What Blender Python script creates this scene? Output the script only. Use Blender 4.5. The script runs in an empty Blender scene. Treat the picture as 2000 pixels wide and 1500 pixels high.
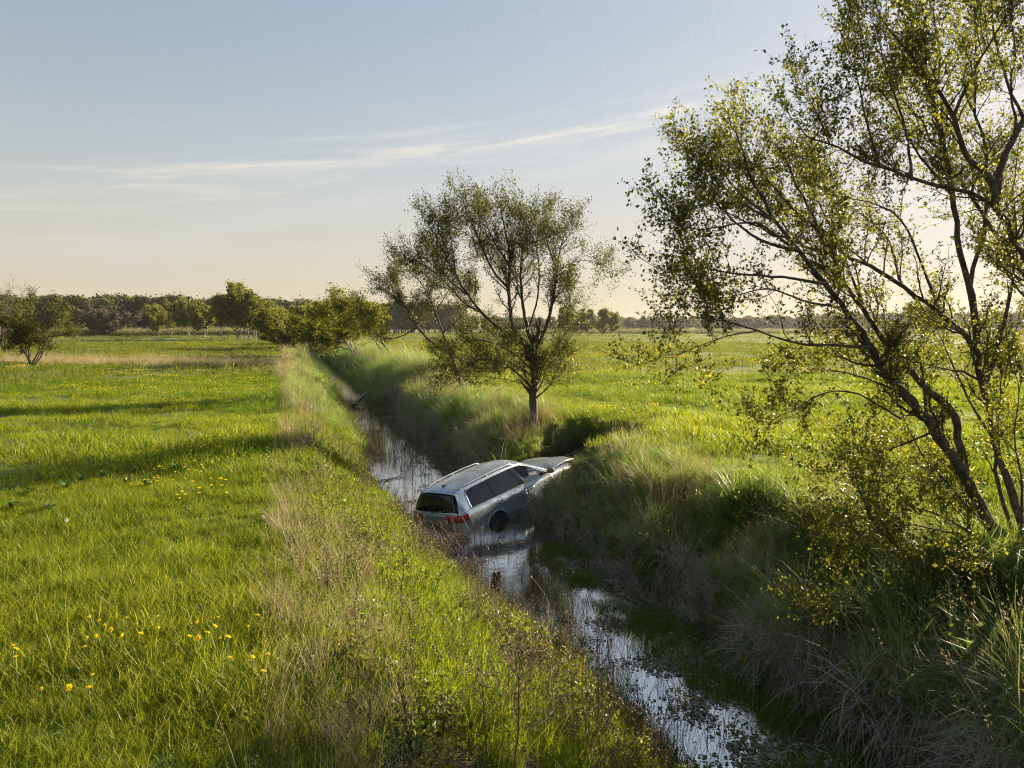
import bpy, bmesh, math, random
import numpy as np
from mathutils import Matrix, Vector

# ------------------------------------------------------------------ camera, sky, sun, exposure
SC = bpy.context.scene
COL = SC.collection
CAM_H, FPX, PITCH = 2.7, 1400.0, math.atan(110 / 1400.0)
SUN_AZ, SUN_EL = math.radians(50), math.radians(19)      # azimuth clockwise from +Y

cam = bpy.data.objects.new('camera', bpy.data.cameras.new('camera'))
COL.objects.link(cam)
cam.data.sensor_width, cam.data.lens, cam.data.sensor_fit = 36, 36 * FPX / 2000, 'HORIZONTAL'
cam.data.clip_start, cam.data.clip_end = 0.05, 6000
cam.location = (0, 0, CAM_H)
cam.rotation_euler = (math.pi / 2 - PITCH, 0, 0)
SC.camera = cam

SC.view_settings.view_transform = 'Standard'
SC.view_settings.look = 'None'
SC.view_settings.gamma = 1
SC.view_settings.use_curve_mapping = False
SC.view_settings.exposure = 1.75
SC.render.engine = 'CYCLES'
SC.cycles.use_adaptive_sampling = True
SC.cycles.adaptive_threshold = 0.02
SC.cycles.adaptive_min_samples = 32
SC.cycles.pixel_filter_type = 'BLACKMAN_HARRIS'
SC.cycles.filter_width = 1.1
SC.cycles.max_bounces = 10
SC.cycles.diffuse_bounces = 6
SC.cycles.glossy_bounces = 3
SC.cycles.transmission_bounces = 4
SC.cycles.transparent_max_bounces = 8
SC.cycles.use_denoising = True
SC.cycles.denoising_prefilter = 'NONE'
SC.cycles.sample_clamp_indirect = 3.0
SC.cycles.caustics_reflective = False
SC.cycles.caustics_refractive = False

W = bpy.data.worlds.new('World'); SC.world = W; W.use_nodes = True
def build_world():
    nt = W.node_tree; nt.nodes.clear(); N = nt.nodes.new; L = nt.links.new
    out = N('ShaderNodeOutputWorld'); bg = N('ShaderNodeBackground'); bg.inputs['Strength'].default_value = 0.075
    sky = N('ShaderNodeTexSky'); sky.sky_type = 'NISHITA'; sky.sun_disc = False
    sky.sun_elevation = SUN_EL; sky.sun_rotation = SUN_AZ
    sky.air_density, sky.dust_density, sky.ozone_density, sky.altitude = 1.6, 0.7, 2.2, 0
    # thin high cloud: noise on a flat layer far overhead, drawn out into streaks
    tc = N('ShaderNodeTexCoord'); sep = N('ShaderNodeSeparateXYZ'); L(tc.outputs['Generated'], sep.inputs[0])
    def m(op, a, b=None, c=None):
        n = N('ShaderNodeMath'); n.operation = op
        for i, v in enumerate((a, b, c)):
            if v is None: continue
            if hasattr(v, 'is_output') or isinstance(v, bpy.types.NodeSocket): L(v, n.inputs[i])
            else: n.inputs[i].default_value = v
        return n.outputs[0]
    x, y, z = sep.outputs
    az = m('ARCTAN2', x, y); el = m('ARCSINE', z)
    # band of streaks that climbs towards the right
    band = m('SUBTRACT', el, m('ADD', m('MULTIPLY', az, 0.125), 0.235))
    def streak(sx, sy, seed, lo, hi, det):
        cv = N('ShaderNodeCombineXYZ'); L(m('MULTIPLY', az, sx), cv.inputs[0]); L(m('MULTIPLY', band, sy), cv.inputs[1]); cv.inputs[2].default_value = seed
        nz = N('ShaderNodeTexNoise'); nz.inputs['Scale'].default_value = 1; nz.inputs['Detail'].default_value = det; nz.inputs['Roughness'].default_value = 0.62
        nz.inputs['Distortion'].default_value = 0.5
        L(cv.outputs[0], nz.inputs['Vector'])
        mr = N('ShaderNodeMapRange'); mr.interpolation_type = 'SMOOTHSTEP'; L(nz.outputs[0], mr.inputs['Value'])
        mr.inputs['From Min'].default_value = lo; mr.inputs['From Max'].default_value = hi
        return mr.outputs[0]
    def gauss(w, c=0.0):
        q = m('DIVIDE', m('SUBTRACT', band, c), w)
        return m('POWER', 2.718, m('MULTIPLY', m('MULTIPLY', q, q), -1.0))
    thin = m('MULTIPLY', streak(3.2, 42, 54.8, 0.47, 0.80, 8), gauss(0.028))
    wisp = m('MULTIPLY', streak(4.0, 40, 44.8, 0.48, 0.82, 9), gauss(0.045, 0.005))
    veil = m('MULTIPLY', streak(1.6, 14, 5.3, 0.35, 0.75, 3), gauss(0.075, -0.05))
    mixc = N('ShaderNodeMix'); mixc.data_type = 'RGBA'
    hs = N('ShaderNodeHueSaturation'); hs.inputs['Saturation'].default_value = 1.0; L(sky.outputs[0], hs.inputs['Color'])
    # gentle shoulder: the camera held the glow near the sun back
    sc_ = N('ShaderNodeSeparateColor'); L(hs.outputs[0], sc_.inputs[0]); cc_ = N('ShaderNodeCombineColor')
    for i_, g_ in enumerate((1.03, 1.0, 1.08)): L(m('DIVIDE', m('MULTIPLY', sc_.outputs[i_], 0.97 * g_), m('ADD', m('MULTIPLY', sc_.outputs[i_], 0.19), 1.0)), cc_.inputs[i_])
    # pale evening haze low in the air, the same all round the horizon
    hz = m('MULTIPLY', m('POWER', 2.718, m('MULTIPLY', m('ABSOLUTE', el), -6.0)), 0.62)
    mh = N('ShaderNodeMix'); mh.data_type = 'RGBA'; L(hz, mh.inputs['Factor']); L(cc_.outputs[0], mh.inputs['A']); mh.inputs['B'].default_value = (3.25, 2.85, 2.2, 1)
    L(mh.outputs['Result'], mixc.inputs['A']); mixc.inputs['B'].default_value = (4.7, 4.2, 3.4, 1)
    f = m('ADD', m('MULTIPLY', thin, 0.7), m('MULTIPLY', wisp, 0.45)); f = m('MINIMUM', f, 0.8)
    L(f, mixc.inputs['Factor'])
    mix2 = N('ShaderNodeMix'); mix2.data_type = 'RGBA'; L(mixc.outputs['Result'], mix2.inputs['A']); mix2.inputs['B'].default_value = (2.9, 2.95, 3.0, 1)
    L(m('MULTIPLY', veil, 0.42), mix2.inputs['Factor'])
    L(mix2.outputs['Result'], bg.inputs[0]); L(bg.outputs[0], out.inputs[0])
build_world()

sun = bpy.data.objects.new('sun', bpy.data.lights.new('sun', 'SUN')); COL.objects.link(sun)
sun.data.energy = 5.0; sun.data.angle = math.radians(0.6); sun.data.color = (1.0, 0.83, 0.60)
SUN_DIR = Vector((math.sin(SUN_AZ) * math.cos(SUN_EL), math.cos(SUN_AZ) * math.cos(SUN_EL), math.sin(SUN_EL)))
sun.rotation_euler = SUN_DIR.to_track_quat('Z', 'Y').to_euler()

# ------------------------------------------------------------------ helpers
rng = np.random.default_rng(7)
random.seed(7)
def A(*v): return np.array(v, float)
CP, SP = math.cos(PITCH), math.sin(PITCH)
def ray(px, py):
    dx, dy = (px - 1000) / FPX, (750 - py) / FPX
    return A(dx, CP + dy * SP, -SP + dy * CP)
def at(px, py, Y):                       # point on the sight line at the distance Y
    d = ray(px, py); return d * (Y / d[1]) + A(0, 0, CAM_H)
def ground_at(px, py, z=0.0):
    d = ray(px, py); return d * ((z - CAM_H) / d[2]) + A(0, 0, CAM_H)

def mesh_obj(name, V, Fc, mat=None, parent=None, smooth=False, attrs=None, link=True):
    me = bpy.data.meshes.new(name)
    V = np.asarray(V, np.float32).reshape(-1, 3)
    if isinstance(Fc, np.ndarray) and len(Fc):
        n, k = Fc.shape
        me.vertices.add(len(V)); me.vertices.foreach_set('co', V.ravel())
        me.loops.add(n * k); me.loops.foreach_set('vertex_index', Fc.astype(np.int32).ravel())
        me.polygons.add(n); me.polygons.foreach_set('loop_start', np.arange(0, n * k, k, dtype=np.int32))
        me.polygons.foreach_set('loop_total', np.full(n, k, np.int32))
        me.update(calc_edges=True)
    else:
        me.from_pydata(V.tolist(), [], [list(f) for f in Fc]); me.update()
    if attrs:
        for k, v in attrs.items():
            a = me.attributes.new(k, 'FLOAT', 'POINT'); a.data.foreach_set('value', np.asarray(v, np.float32))
    if smooth: me.polygons.foreach_set('use_smooth', np.ones(len(me.polygons), bool))
    if mat: me.materials.append(mat)
    o = bpy.data.objects.new(name, me)
    if link: COL.objects.link(o)
    if parent: o.parent = parent
    return o
def empty(name, loc=(0, 0, 0)):
    o = bpy.data.objects.new(name, None); COL.objects.link(o); o.location = loc; o.empty_display_size = 0.1; return o
def tag(o, label=None, cat=None, group=None, kind=None):
    for k, v in (('label', label), ('category', cat), ('group', group), ('kind', kind)):
        if v: o[k] = v
    return o
ORD = ['first', 'second', 'third', 'fourth', 'fifth', 'sixth', 'seventh', 'eighth', 'ninth', 'tenth', 'eleventh', 'twelfth']

# value noise
_G = np.random.default_rng(11).random((256, 256))
def vnoise(x, y):
    xi, yi = np.floor(x).astype(int), np.floor(y).astype(int); fx, fy = x - xi, y - yi
    fx, fy = fx * fx * (3 - 2 * fx), fy * fy * (3 - 2 * fy)
    g = lambda a, b: _G[a & 255, b & 255]
    return (g(xi, yi) * (1 - fx) + g(xi + 1, yi) * fx) * (1 - fy) + (g(xi, yi + 1) * (1 - fx) + g(xi + 1, yi + 1) * fx) * fy
def fbm(x, y, o=4):
    s, a, t = 0, 1, 0
    for i in range(o): s = s + a * vnoise(x * 2 ** i + 17 * i, y * 2 ** i + 31 * i); t += a; a *= 0.5
    return s / t
def sstep(a, b, x): t = np.clip((x - a) / (b - a), 0, 1); return t * t * (3 - 2 * t)

# batches of tubes, ribbons and leaves
def perp(T):
    ref = np.where(np.abs(T[..., 2:3]) < 0.9, A(0, 0, 1), A(1, 0, 0)); s = np.cross(T, ref)
    return s / np.maximum(np.linalg.norm(s, axis=-1, keepdims=True), 1e-9)
def tubes(P, R, S=6):                     # P (N,K,3), R (N,K)
    N, K, _ = P.shape
    T = np.gradient(P, axis=1); T /= np.maximum(np.linalg.norm(T, axis=2, keepdims=True), 1e-9)
    mt = T.mean(1, keepdims=True); mt = mt / np.maximum(np.linalg.norm(mt, axis=2, keepdims=True), 1e-9)
    s = perp(mt); s = s - (s * T).sum(2, keepdims=True) * T; s /= np.maximum(np.linalg.norm(s, axis=2, keepdims=True), 1e-9)
    b = np.cross(T, s)
    a = np.arange(S) * 2 * np.pi / S
    V = P[:, :, None] + R[:, :, None, None] * (np.cos(a)[:, None] * s[:, :, None] + np.sin(a)[:, None] * b[:, :, None])
    i = np.arange(N)[:, None, None] * K * S; k = np.arange(K - 1)[None, :, None] * S; j = np.arange(S)[None, None, :]; j2 = (j + 1) % S
    Fc = np.stack([i + k + j, i + k + j2, i + k + S + j2, i + k + S + j], -1).reshape(-1, 4)
    return V.reshape(-1, 3), Fc
def ribbons(P, side, Wd):                 # P (N,K,3), side (N,3), Wd (N,K)
    N, K, _ = P.shape
    V = np.stack([P - side[:, None] * Wd[..., None] / 2, P + side[:, None] * Wd[..., None] / 2], 2)
    i = np.arange(N)[:, None] * K * 2; k = np.arange(K - 1)[None] * 2
    Fc = np.stack([i + k, i + k + 1, i + k + 3, i + k + 2], -1).reshape(-1, 4)
    return V.reshape(-1, 3), Fc
def leaves(pos, d, size, r, wide=0.62, fold=0.18):   # kite-shaped folded leaves
    n = len(pos); d = d / np.linalg.norm(d, axis=1, keepdims=True)
    q = r.normal(size=(n, 3)); s = np.cross(d, q); s /= np.maximum(np.linalg.norm(s, axis=1, keepdims=True), 1e-9); nn = np.cross(s, d)
    L = size[:, None]
    V = np.stack([pos, pos + d * L * .42 + s * L * wide / 2 + nn * L * fold, pos + d * L - nn * L * .08, pos + d * L * .42 - s * L * wide / 2 + nn * L * fold], 1).reshape(-1, 3)
    return V, np.arange(n * 4).reshape(-1, 4)
def grow(S, D, Ln, K, r, up=0.1, wob=0.25, bias=None):
    N = len(S); P = np.zeros((N, K, 3)); P[:, 0] = S; d = D / np.linalg.norm(D, axis=1, keepdims=True)
    for k in range(1, K):
        d = d + r.normal(size=(N, 3)) * wob / math.sqrt(K) * 1.6 + A(0, 0, up) / K * 3
        if bias is not None: d = d + bias / K
        d /= np.linalg.norm(d, axis=1, keepdims=True); P[:, k] = P[:, k - 1] + d * (Ln / (K - 1))[:, None]
    return P
def join(parts):
    Vs, Fs, o = [], [], 0
    for V, Fc in parts: Vs.append(V); Fs.append(Fc + o); o += len(V)
    return np.concatenate(Vs), np.concatenate(Fs)
def resample(P, K):
    P = np.asarray(P, float)
    # smooth the traced line a little, then resample
    t = np.concatenate([[0], np.cumsum(np.linalg.norm(np.diff(P, axis=0), axis=1))]); u = np.linspace(0, t[-1], K)
    Q = np.stack([np.interp(u, t, P[:, i]) for i in range(3)], 1)
    for _ in range(2): Q[1:-1] = 0.25 * Q[:-2] + 0.5 * Q[1:-1] + 0.25 * Q[2:]
    return Q

# ------------------------------------------------------------------ materials
def new_mat(name):
    m = bpy.data.materials.new(name); m.use_nodes = True; nt = m.node_tree; nt.nodes.clear()
    out = nt.nodes.new('ShaderNodeOutputMaterial'); return m, nt, out
def ramp(nt, stops, fac=None):
    n = nt.nodes.new('ShaderNodeValToRGB'); e = n.color_ramp.elements
    while len(e) < len(stops): e.new(0.5)
    for el, (p, c) in zip(e, stops): el.position = p; el.color = (*c, 1)
    if fac is not None: nt.links.new(fac, n.inputs[0])
    return n.outputs[0]
def noise(nt, scale, detail=4, vec=None, rough=0.55):
    n = nt.nodes.new('ShaderNodeTexNoise'); n.inputs['Scale'].default_value = scale; n.inputs['Detail'].default_value = detail; n.inputs['Roughness'].default_value = rough
    if vec is not None: nt.links.new(vec, n.inputs['Vector'])
    return n.outputs[0]
def mathn(nt, op, a, b=None):
    n = nt.nodes.new('ShaderNodeMath'); n.operation = op
    for i, v in enumerate((a, b)):
        if v is None: continue
        if isinstance(v, bpy.types.NodeSocket): nt.links.new(v, n.inputs[i])
        else: n.inputs[i].default_value = v
    return n.outputs[0]
def mixrgb(nt, f, a, b):
    n = nt.nodes.new('ShaderNodeMix'); n.data_type = 'RGBA'
    for k, v in (('Factor', f), ('A', a), ('B', b)):
        if isinstance(v, bpy.types.NodeSocket): nt.links.new(v, n.inputs[k])
        elif k == 'Factor': n.inputs[k].default_value = v
        else: n.inputs[k].default_value = (*v, 1)
    return n.outputs['Result']
def attr(nt, name, typ='GEOMETRY'):
    n = nt.nodes.new('ShaderNodeAttribute'); n.attribute_name = name; n.attribute_type = typ; return n.outputs['Fac']
def principled(nt, out, col, rough=0.6, spec=0.5, metal=0.0, **kw):
    p = nt.nodes.new('ShaderNodeBsdfPrincipled')
    for k, v in (('Base Color', col), ('Roughness', rough), ('Specular IOR Level', spec), ('Metallic', metal), *kw.items()):
        if isinstance(v, bpy.types.NodeSocket): nt.links.new(v, p.inputs[k])
        elif isinstance(v, tuple) and len(v) == 3: p.inputs[k].default_value = (*v, 1)
        else: p.inputs[k].default_value = v
    if out: nt.links.new(p.outputs[0], out.inputs[0])
    return p
def plain(name, col, rough=0.6, spec=0.5, metal=0.0, var=0.0, scale=20, bump=0.0, **kw):
    m, nt, out = new_mat(name); c = col
    if var or bump:
        tc = nt.nodes.new('ShaderNodeTexCoord').outputs['Object']; nz = noise(nt, scale, 5, tc)
        if var: c = ramp(nt, [(0.25, tuple(v * (1 - var) for v in col)), (0.75, tuple(min(1, v * (1 + var)) for v in col))], nz)
    p = principled(nt, out, c, rough, spec, metal, **kw)
    if bump:
        b = nt.nodes.new('ShaderNodeBump'); b.inputs['Strength'].default_value = bump; b.inputs['Distance'].default_value = 0.02
        nt.links.new(nz, b.inputs['Height']); nt.links.new(b.outputs[0], p.inputs['Normal'])
    return m
def leafy(name, stops, trans=0.45, rough=0.5, spec=0.35, dry=None, tcol=1.25):
    """leaf or blade: 'bc' picks the piece's own colour, 'tint' the tuft's"""
    m, nt, out = new_mat(name)
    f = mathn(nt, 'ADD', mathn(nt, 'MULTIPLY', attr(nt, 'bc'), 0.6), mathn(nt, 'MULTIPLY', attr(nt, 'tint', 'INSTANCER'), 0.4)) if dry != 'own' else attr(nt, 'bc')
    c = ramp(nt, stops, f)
    p = principled(nt, None, c, rough, spec)
    t = nt.nodes.new('ShaderNodeBsdfTranslucent')
    tm = nt.nodes.new('ShaderNodeMix'); tm.data_type = 'RGBA'; tm.blend_type = 'MULTIPLY'; tm.inputs['Factor'].default_value = 1
    nt.links.new(c, tm.inputs['A']); tm.inputs['B'].default_value = (tcol * 1.1, tcol * 1.1, tcol * 0.55, 1)
    nt.links.new(tm.outputs['Result'], t.inputs[0])
    mx = nt.nodes.new('ShaderNodeMixShader'); mx.inputs[0].default_value = trans
    nt.links.new(p.outputs[0], mx.inputs[1]); nt.links.new(t.outputs[0], mx.inputs[2]); nt.links.new(mx.outputs[0], out.inputs[0])
    return m
M = {}
M['meadow'] = leafy('meadow_blade', [(0.0, (.04, .085, .008)), (0.4, (.11, .165, .012)), (0.75, (.205, .23, .015)), (1.0, (.32, .29, .05))], 0.52, 0.42, 0.2, tcol=1.5)
M['meadow_far'] = leafy('far_meadow_blade', [(0.0, (.045, .075, .009)), (0.4, (.10, .13, .012)), (0.72, (.175, .18, .016)), (1.0, (.26, .23, .05))], 0.45, 0.5, 0.1, tcol=1.35)
M['sedge'] = leafy('sedge_blade', [(0.0, (.10, .17, .035)), (0.5, (.18, .27, .06)), (0.8, (.29, .35, .10)), (1.0, (.52, .50, .32))], 0.42, 0.42, 0.4, tcol=1.3)
M['dry'] = leafy('dry_blade', [(0.0, (.20, .15, .095)), (0.45, (.34, .27, .18)), (0.8, (.50, .41, .29)), (1.0, (.62, .54, .41))], 0.3, 0.55, 0.3, tcol=1.1)
M['skirt'] = leafy('dead_blade', [(0.0, (.15, .12, .09)), (0.5, (.32, .27, .21)), (1.0, (.55, .49, .40))], 0.2, 0.6, 0.25, tcol=1.1)
M['herb'] = leafy('herb_leaf', [(0.0, (.06, .095, .02)), (0.4, (.11, .155, .025)), (0.75, (.19, .20, .03)), (1.0, (.28, .17, .06))], 0.5, 0.45, 0.4, tcol=1.4)
M['far_reed'] = leafy('far_reed_blade', [(0.0, (.14, .14, .08)), (0.5, (.22, .21, .12)), (1.0, (.32, .29, .19))], .3, .6, .2)
M['reed'] = leafy('reed_stalk', [(0.0, (.05, .035, .022)), (0.6, (.13, .09, .055)), (1.0, (.32, .24, .15))], 0.1, 0.6, 0.3)
M['leaf_near'] = leafy('spring_leaf', [(0.0, (.04, .05, .010)), (0.5, (.095, .105, .014)), (0.85, (.19, .18, .02)), (1.0, (.26, .19, .04))], 0.55, 0.42, 0.2, dry='own', tcol=2.0)
M['leaf_mid'] = leafy('willow_leaf', [(0.0, (.035, .045, .010)), (0.5, (.075, .085, .015)), (1.0, (.16, .155, .025))], 0.45, 0.45, 0.2, dry='own', tcol=1.45)
M['leaf_far'] = leafy('far_leaf', [(0.0, (.07, .085, .018)), (0.5, (.14, .15, .024)), (1.0, (.26, .24, .035))], 0.55, 0.55, 0.15, dry='own', tcol=1.3)
M['leaf_wood'] = leafy('wood_leaf', [(0.0, (.04, .05, .016)), (0.5, (.075, .085, .022)), (1.0, (.13, .13, .032))], 0.3, 0.6, 0.3, tcol=1.2)
M['leaf_brown'] = leafy('brown_twig_leaf', [(0.0, (.06, .055, .04)), (0.5, (.10, .088, .055)), (1.0, (.15, .13, .075))], 0.3, 0.6, 0.3, dry='own', tcol=1.1)
M['dock'] = leafy('dock_leaf', [(0.0, (.05, .10, .02)), (0.6, (.09, .15, .03)), (1.0, (.15, .20, .05))], 0.35, 0.35, 0.5, dry='own', tcol=1.2)
M['petal'] = leafy('dandelion_petal', [(0.0, (.75, .52, .012)), (1.0, (.85, .70, .03))], 0.35, 0.6, 0.3, dry='own', tcol=1.2)
M['puff'] = plain('seed_puff', (.7, .68, .62), 0.9, 0.1)
M['white_petal'] = plain('white_petal', (.8, .78, .8), 0.6, 0.2)
M['stem'] = plain('green_stem', (.13, .17, .05), 0.5)
M['dead_stem'] = plain('dead_stem', (.10, .065, .045), 0.7, 0.3, var=0.4, scale=30)
M['grey_wood'] = plain('weathered_wood', (.30, .26, .21), 0.8, 0.25, var=0.35, scale=25, bump=0.5)
M['dark_wood'] = plain('wet_wood', (.055, .042, .032), 0.5, 0.4, var=0.4, scale=18, bump=0.6)
M['wire'] = plain('fence_wire', (.25, .24, .22), 0.5, 0.5, 0.8)
def bark(name, dark, light, lo, hi, sc):
    m, nt, out = new_mat(name); tc = nt.nodes.new('ShaderNodeTexCoord').outputs['Object']
    nz = noise(nt, sc, 6, tc, 0.65); nz2 = noise(nt, sc * 4, 4, tc)
    c = ramp(nt, [(lo, dark), (hi, light)], nz)
    p = principled(nt, out, c, 0.75, 0.3)
    b = nt.nodes.new('ShaderNodeBump'); b.inputs['Strength'].default_value = 0.7; b.inputs['Distance'].default_value = 0.015
    nt.links.new(nz2, b.inputs['Height']); nt.links.new(b.outputs[0], p.inputs['Normal']); return m
M['bark'] = bark('dark_bark', (.035, .026, .02), (.14, .11, .085), 0.35, 0.72, 9)
def bark_mix():                              # pale birch-like bark low on the trunk, dark above
    m, nt, out = new_mat('mixed_bark'); tc = nt.nodes.new('ShaderNodeTexCoord').outputs['Object']; sp = nt.nodes.new('ShaderNodeSeparateXYZ'); nt.links.new(tc, sp.inputs[0])
    nz = noise(nt, 6, 6, tc, .65); pale = ramp(nt, [(.42, (.06, .048, .04)), (.62, (.36, .32, .27))], nz); dark = ramp(nt, [(.35, (.03, .024, .02)), (.72, (.11, .09, .07))], nz)
    mr = nt.nodes.new('ShaderNodeMapRange'); nt.links.new(mathn(nt, 'ADD', sp.outputs[2], mathn(nt, 'MULTIPLY', nz, 1.2)), mr.inputs[0]); mr.inputs[1].default_value = .8; mr.inputs[2].default_value = 1.5
    principled(nt, out, mixrgb(nt, mr.outputs[0], pale, dark), .75, .3); return m
M['bark_mix'] = bark_mix()
M['bark_pale'] = bark('pale_bark', (.06, .048, .038), (.42, .38, .33), 0.42, 0.58, 5)

# ------------------------------------------------------------------ terrain
DN = A(1, .31) / math.hypot(1, .31)          # across the ditch, towards the right bank
DT = A(-.31, 1) / math.hypot(1, .31)         # along the ditch, away from the camera
D0 = A(3.8, 0)
WATER_Z = -1.55
def uv(x, y): dx, dy = x - D0[0], y - D0[1]; return dx * DN[0] + dy * DN[1], dx * DT[0] + dy * DT[1]
def xy(u, v): return D0[0] + u * DN[0] + v * DT[0], D0[1] + u * DN[1] + v * DT[1]

# car pose, found by fitting its corners to the photograph
CAR_POS = A(-0.857, 16.054, -2.082)
def car_axes():
    h, p, r = math.radians(40.44), math.radians(9.24), math.radians(-6.7)
    f = A(math.sin(h) * math.cos(p), math.cos(h) * math.cos(p), math.sin(p)); l = A(-math.cos(h), math.sin(h), 0)
    u = np.cross(f, l); l2 = l * math.cos(r) + u * math.sin(r); return f, l2, np.cross(f, l2)
CF, CL, CU = car_axes()
def car_local(x, y):                          # plan position in the car's frame
    dx, dy = x - CAR_POS[0], y - CAR_POS[1]
    hf = A(CF[0], CF[1]) / np.hypot(CF[0], CF[1]); hl = A(-hf[1], hf[0])
    return dx * hf[0] + dy * hf[1], dx * hl[0] + dy * hl[1]
def scar_mask(x, y):
    cx, cy = car_local(x, y); w = fbm(x * 1.7, y * 1.7, 3) - 0.5
    side = 1.0 + 0.5 * sstep(3.0, 4.2, cx) + 0.5 * w
    inner = (1 - sstep(side - 0.12, side + 0.12, np.abs(cy + 0.35 * sstep(3.0, 3.8, cx))))
    return inner * sstep(1.9, 2.4, cx) * (1 - sstep(5.5 + w, 5.8 + w, cx))
def height(x, y):
    u, v = uv(x, y)
    wob = (fbm(v * .22 + 5, u * 0 + 3.3, 3) - .5)
    lu = u + (1.1 + 1.2 * sstep(24, 40, v)) * wob * np.exp(-(u + 1.8) ** 2 / 4); ru = u + (1.0 + 1.0 * sstep(20, 40, v)) * (fbm(v * .25 + 40, u * 0 + 9, 3) - .5) * np.exp(-(u - 2.2) ** 2 / 4)
    toe = 1 - sstep(8.5, 14.5, v); lu = np.where(lu > -3.4, -3.4 + (lu + 3.4) / (1 + .52 * toe), lu)
    left = np.interp(lu, [-4.4, -3.7, -3.2, -2.5, -1.6, -1.15, -.7, -.3], [0, -.03, -.16, -.6, -1.36, -1.68, -1.95, -2.1])
    ru = ru - .42 * toe * (1 - sstep(3.2, 4.6, u))
    right = np.interp(ru, [.3, .9, 1.4, 1.62, 2.2, 3.0, 3.6, 4.3], [-2.1, -2.0, -1.8, -1.15, -.74, -.38, -.1, 0])
    z = np.where(u < .35, left, right)
    near = np.exp(-np.abs(u) / 8)
    z = z + (fbm(x * .9, y * .9, 4) - .5) * .32 * np.exp(-((np.abs(u) - 2.6) / 1.6) ** 2)
    z = z + (fbm(x * .55 + 9, y * .55, 3) - .5) * .30 * sstep(3.6, 5.5, np.abs(u)) + (fbm(x * .02 + 3, y * .02 + 5, 3) - .5) * .5 * sstep(40, 150, np.hypot(x, y)) * sstep(5, 20, np.abs(u))
    cx, cy = car_local(x, y)
    floor = CAR_POS[2] + 0.10 + (math.tan(math.radians(9.24)) * cx) + 0.117 * -cy
    fp = (1 - sstep(.95, 1.2, np.abs(cy))) * sstep(-1.6, -1.2, cx) * (1 - sstep(3.5, 4.3, cx))
    z = np.where(fp > 0, np.minimum(z, z * (1 - fp) + floor * fp), z)
    s = scar_mask(x, y)
    dig = floor + 0.10 + 0.35 * sstep(3.6, 5.6, cx) + (fbm(x * 5, y * 5, 4) - .5) * .30
    z = np.where(s > 0, np.minimum(z, z * (1 - s) + dig * s), z)
    return z
def axis(fine, step, far, growth=1.16):
    a = list(np.arange(0, fine, step)); d = step
    while a[-1] < far: d *= growth; a.append(a[-1] + d)
    return np.array(a)
def build_ground():
    up = axis(7, .11, 1600); us = np.concatenate([-up[::-1][:-1], up])
    vp = axis(32, .14, 2200, 1.09); vb = axis(2, .4, 120, 1.3); vs = np.concatenate([-vb[::-1][:-1], vp])
    U, Vv = np.meshgrid(us, vs, indexing='ij'); X, Y = xy(U, Vv); Z = height(X, Y)
    n, k = U.shape; i = np.arange(n - 1)[:, None] * k; j = np.arange(k - 1)[None]
    Fc = np.stack([i + j, i + k + j, i + k + j + 1, i + j + 1], -1).reshape(-1, 4)
    bank = np.exp(-np.maximum(np.abs(U) - 2.6, 0) / .8)
    s = scar_mask(X, Y)
    m, nt, out = new_mat('meadow_ground'); tc = nt.nodes.new('ShaderNodeTexCoord').outputs['Object']
    n1 = noise(nt, .25, 6, tc, .65); n2 = noise(nt, .02, 4, tc); n3 = noise(nt, 3.0, 5, tc, .7)
    g = ramp(nt, [(.3, (.055, .085, .016)), (.55, (.10, .14, .022)), (.75, (.15, .165, .03))], n1)
    g = mixrgb(nt, ramp(nt, [(.4, (0, 0, 0)), (.7, (.6, .6, .6))], n2), g, (.13, .15, .03))
    soil = ramp(nt, [(.3, (.03, .026, .016)), (.7, (.085, .075, .04))], n3)
    peat = ramp(nt, [(.3, (.010, .008, .006)), (.7, (.03, .023, .017))], n3)
    c = mixrgb(nt, attr(nt, 'bank'), g, soil); c = mixrgb(nt, attr(nt, 'scar'), c, peat)
    p = principled(nt, out, c, .9, .2)
    b = nt.nodes.new('ShaderNodeBump'); b.inputs['Strength'].default_value = .8; b.inputs['Distance'].default_value = .08
    nt.links.new(n3, b.inputs['Height']); nt.links.new(b.outputs[0], p.inputs['Normal'])
    o = mesh_obj('ground', np.stack([X, Y, Z], -1), Fc, m, smooth=True, attrs={'bank': bank.ravel(), 'scar': s.ravel()})
    tag(o, kind='structure')
build_ground()

def build_water():
    us = np.linspace(-2.4, 2.4, 13); vs = np.concatenate([np.linspace(-20, 60, 81), np.linspace(64, 260, 40)])
    U, Vv = np.meshgrid(us, vs, indexing='ij'); X, Y = xy(U, Vv); n, k = U.shape
    i = np.arange(n - 1)[:, None] * k; j = np.arange(k - 1)[None]
    Fc = np.stack([i + j, i + k + j, i + k + j + 1, i + j + 1], -1).reshape(-1, 4)
    m, nt, out = new_mat('ditch_water'); tc = nt.nodes.new('ShaderNodeTexCoord').outputs['Object']
    n1 = noise(nt, 5, 3, tc); n2 = noise(nt, 22, 3, tc)
    silt = noise(nt, 1.1, 5, tc, .65)
    c = ramp(nt, [(.4, (.010, .010, .008)), (.7, (.035, .035, .022))], silt)
    p = principled(nt, out, c, .045, .9); p.inputs['IOR'].default_value = 4.0
    b = nt.nodes.new('ShaderNodeBump'); b.inputs['Strength'].default_value = .10; b.inputs['Distance'].default_value = .02
    nt.links.new(mathn(nt, 'ADD', n1, mathn(nt, 'MULTIPLY', n2, .35)), b.inputs['Height']); nt.links.new(b.outputs[0], p.inputs['Normal'])
    tag(mesh_obj('water', np.stack([X, Y, X * 0 + WATER_Z], -1), Fc, m, smooth=True), kind='structure')
build_water()

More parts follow.
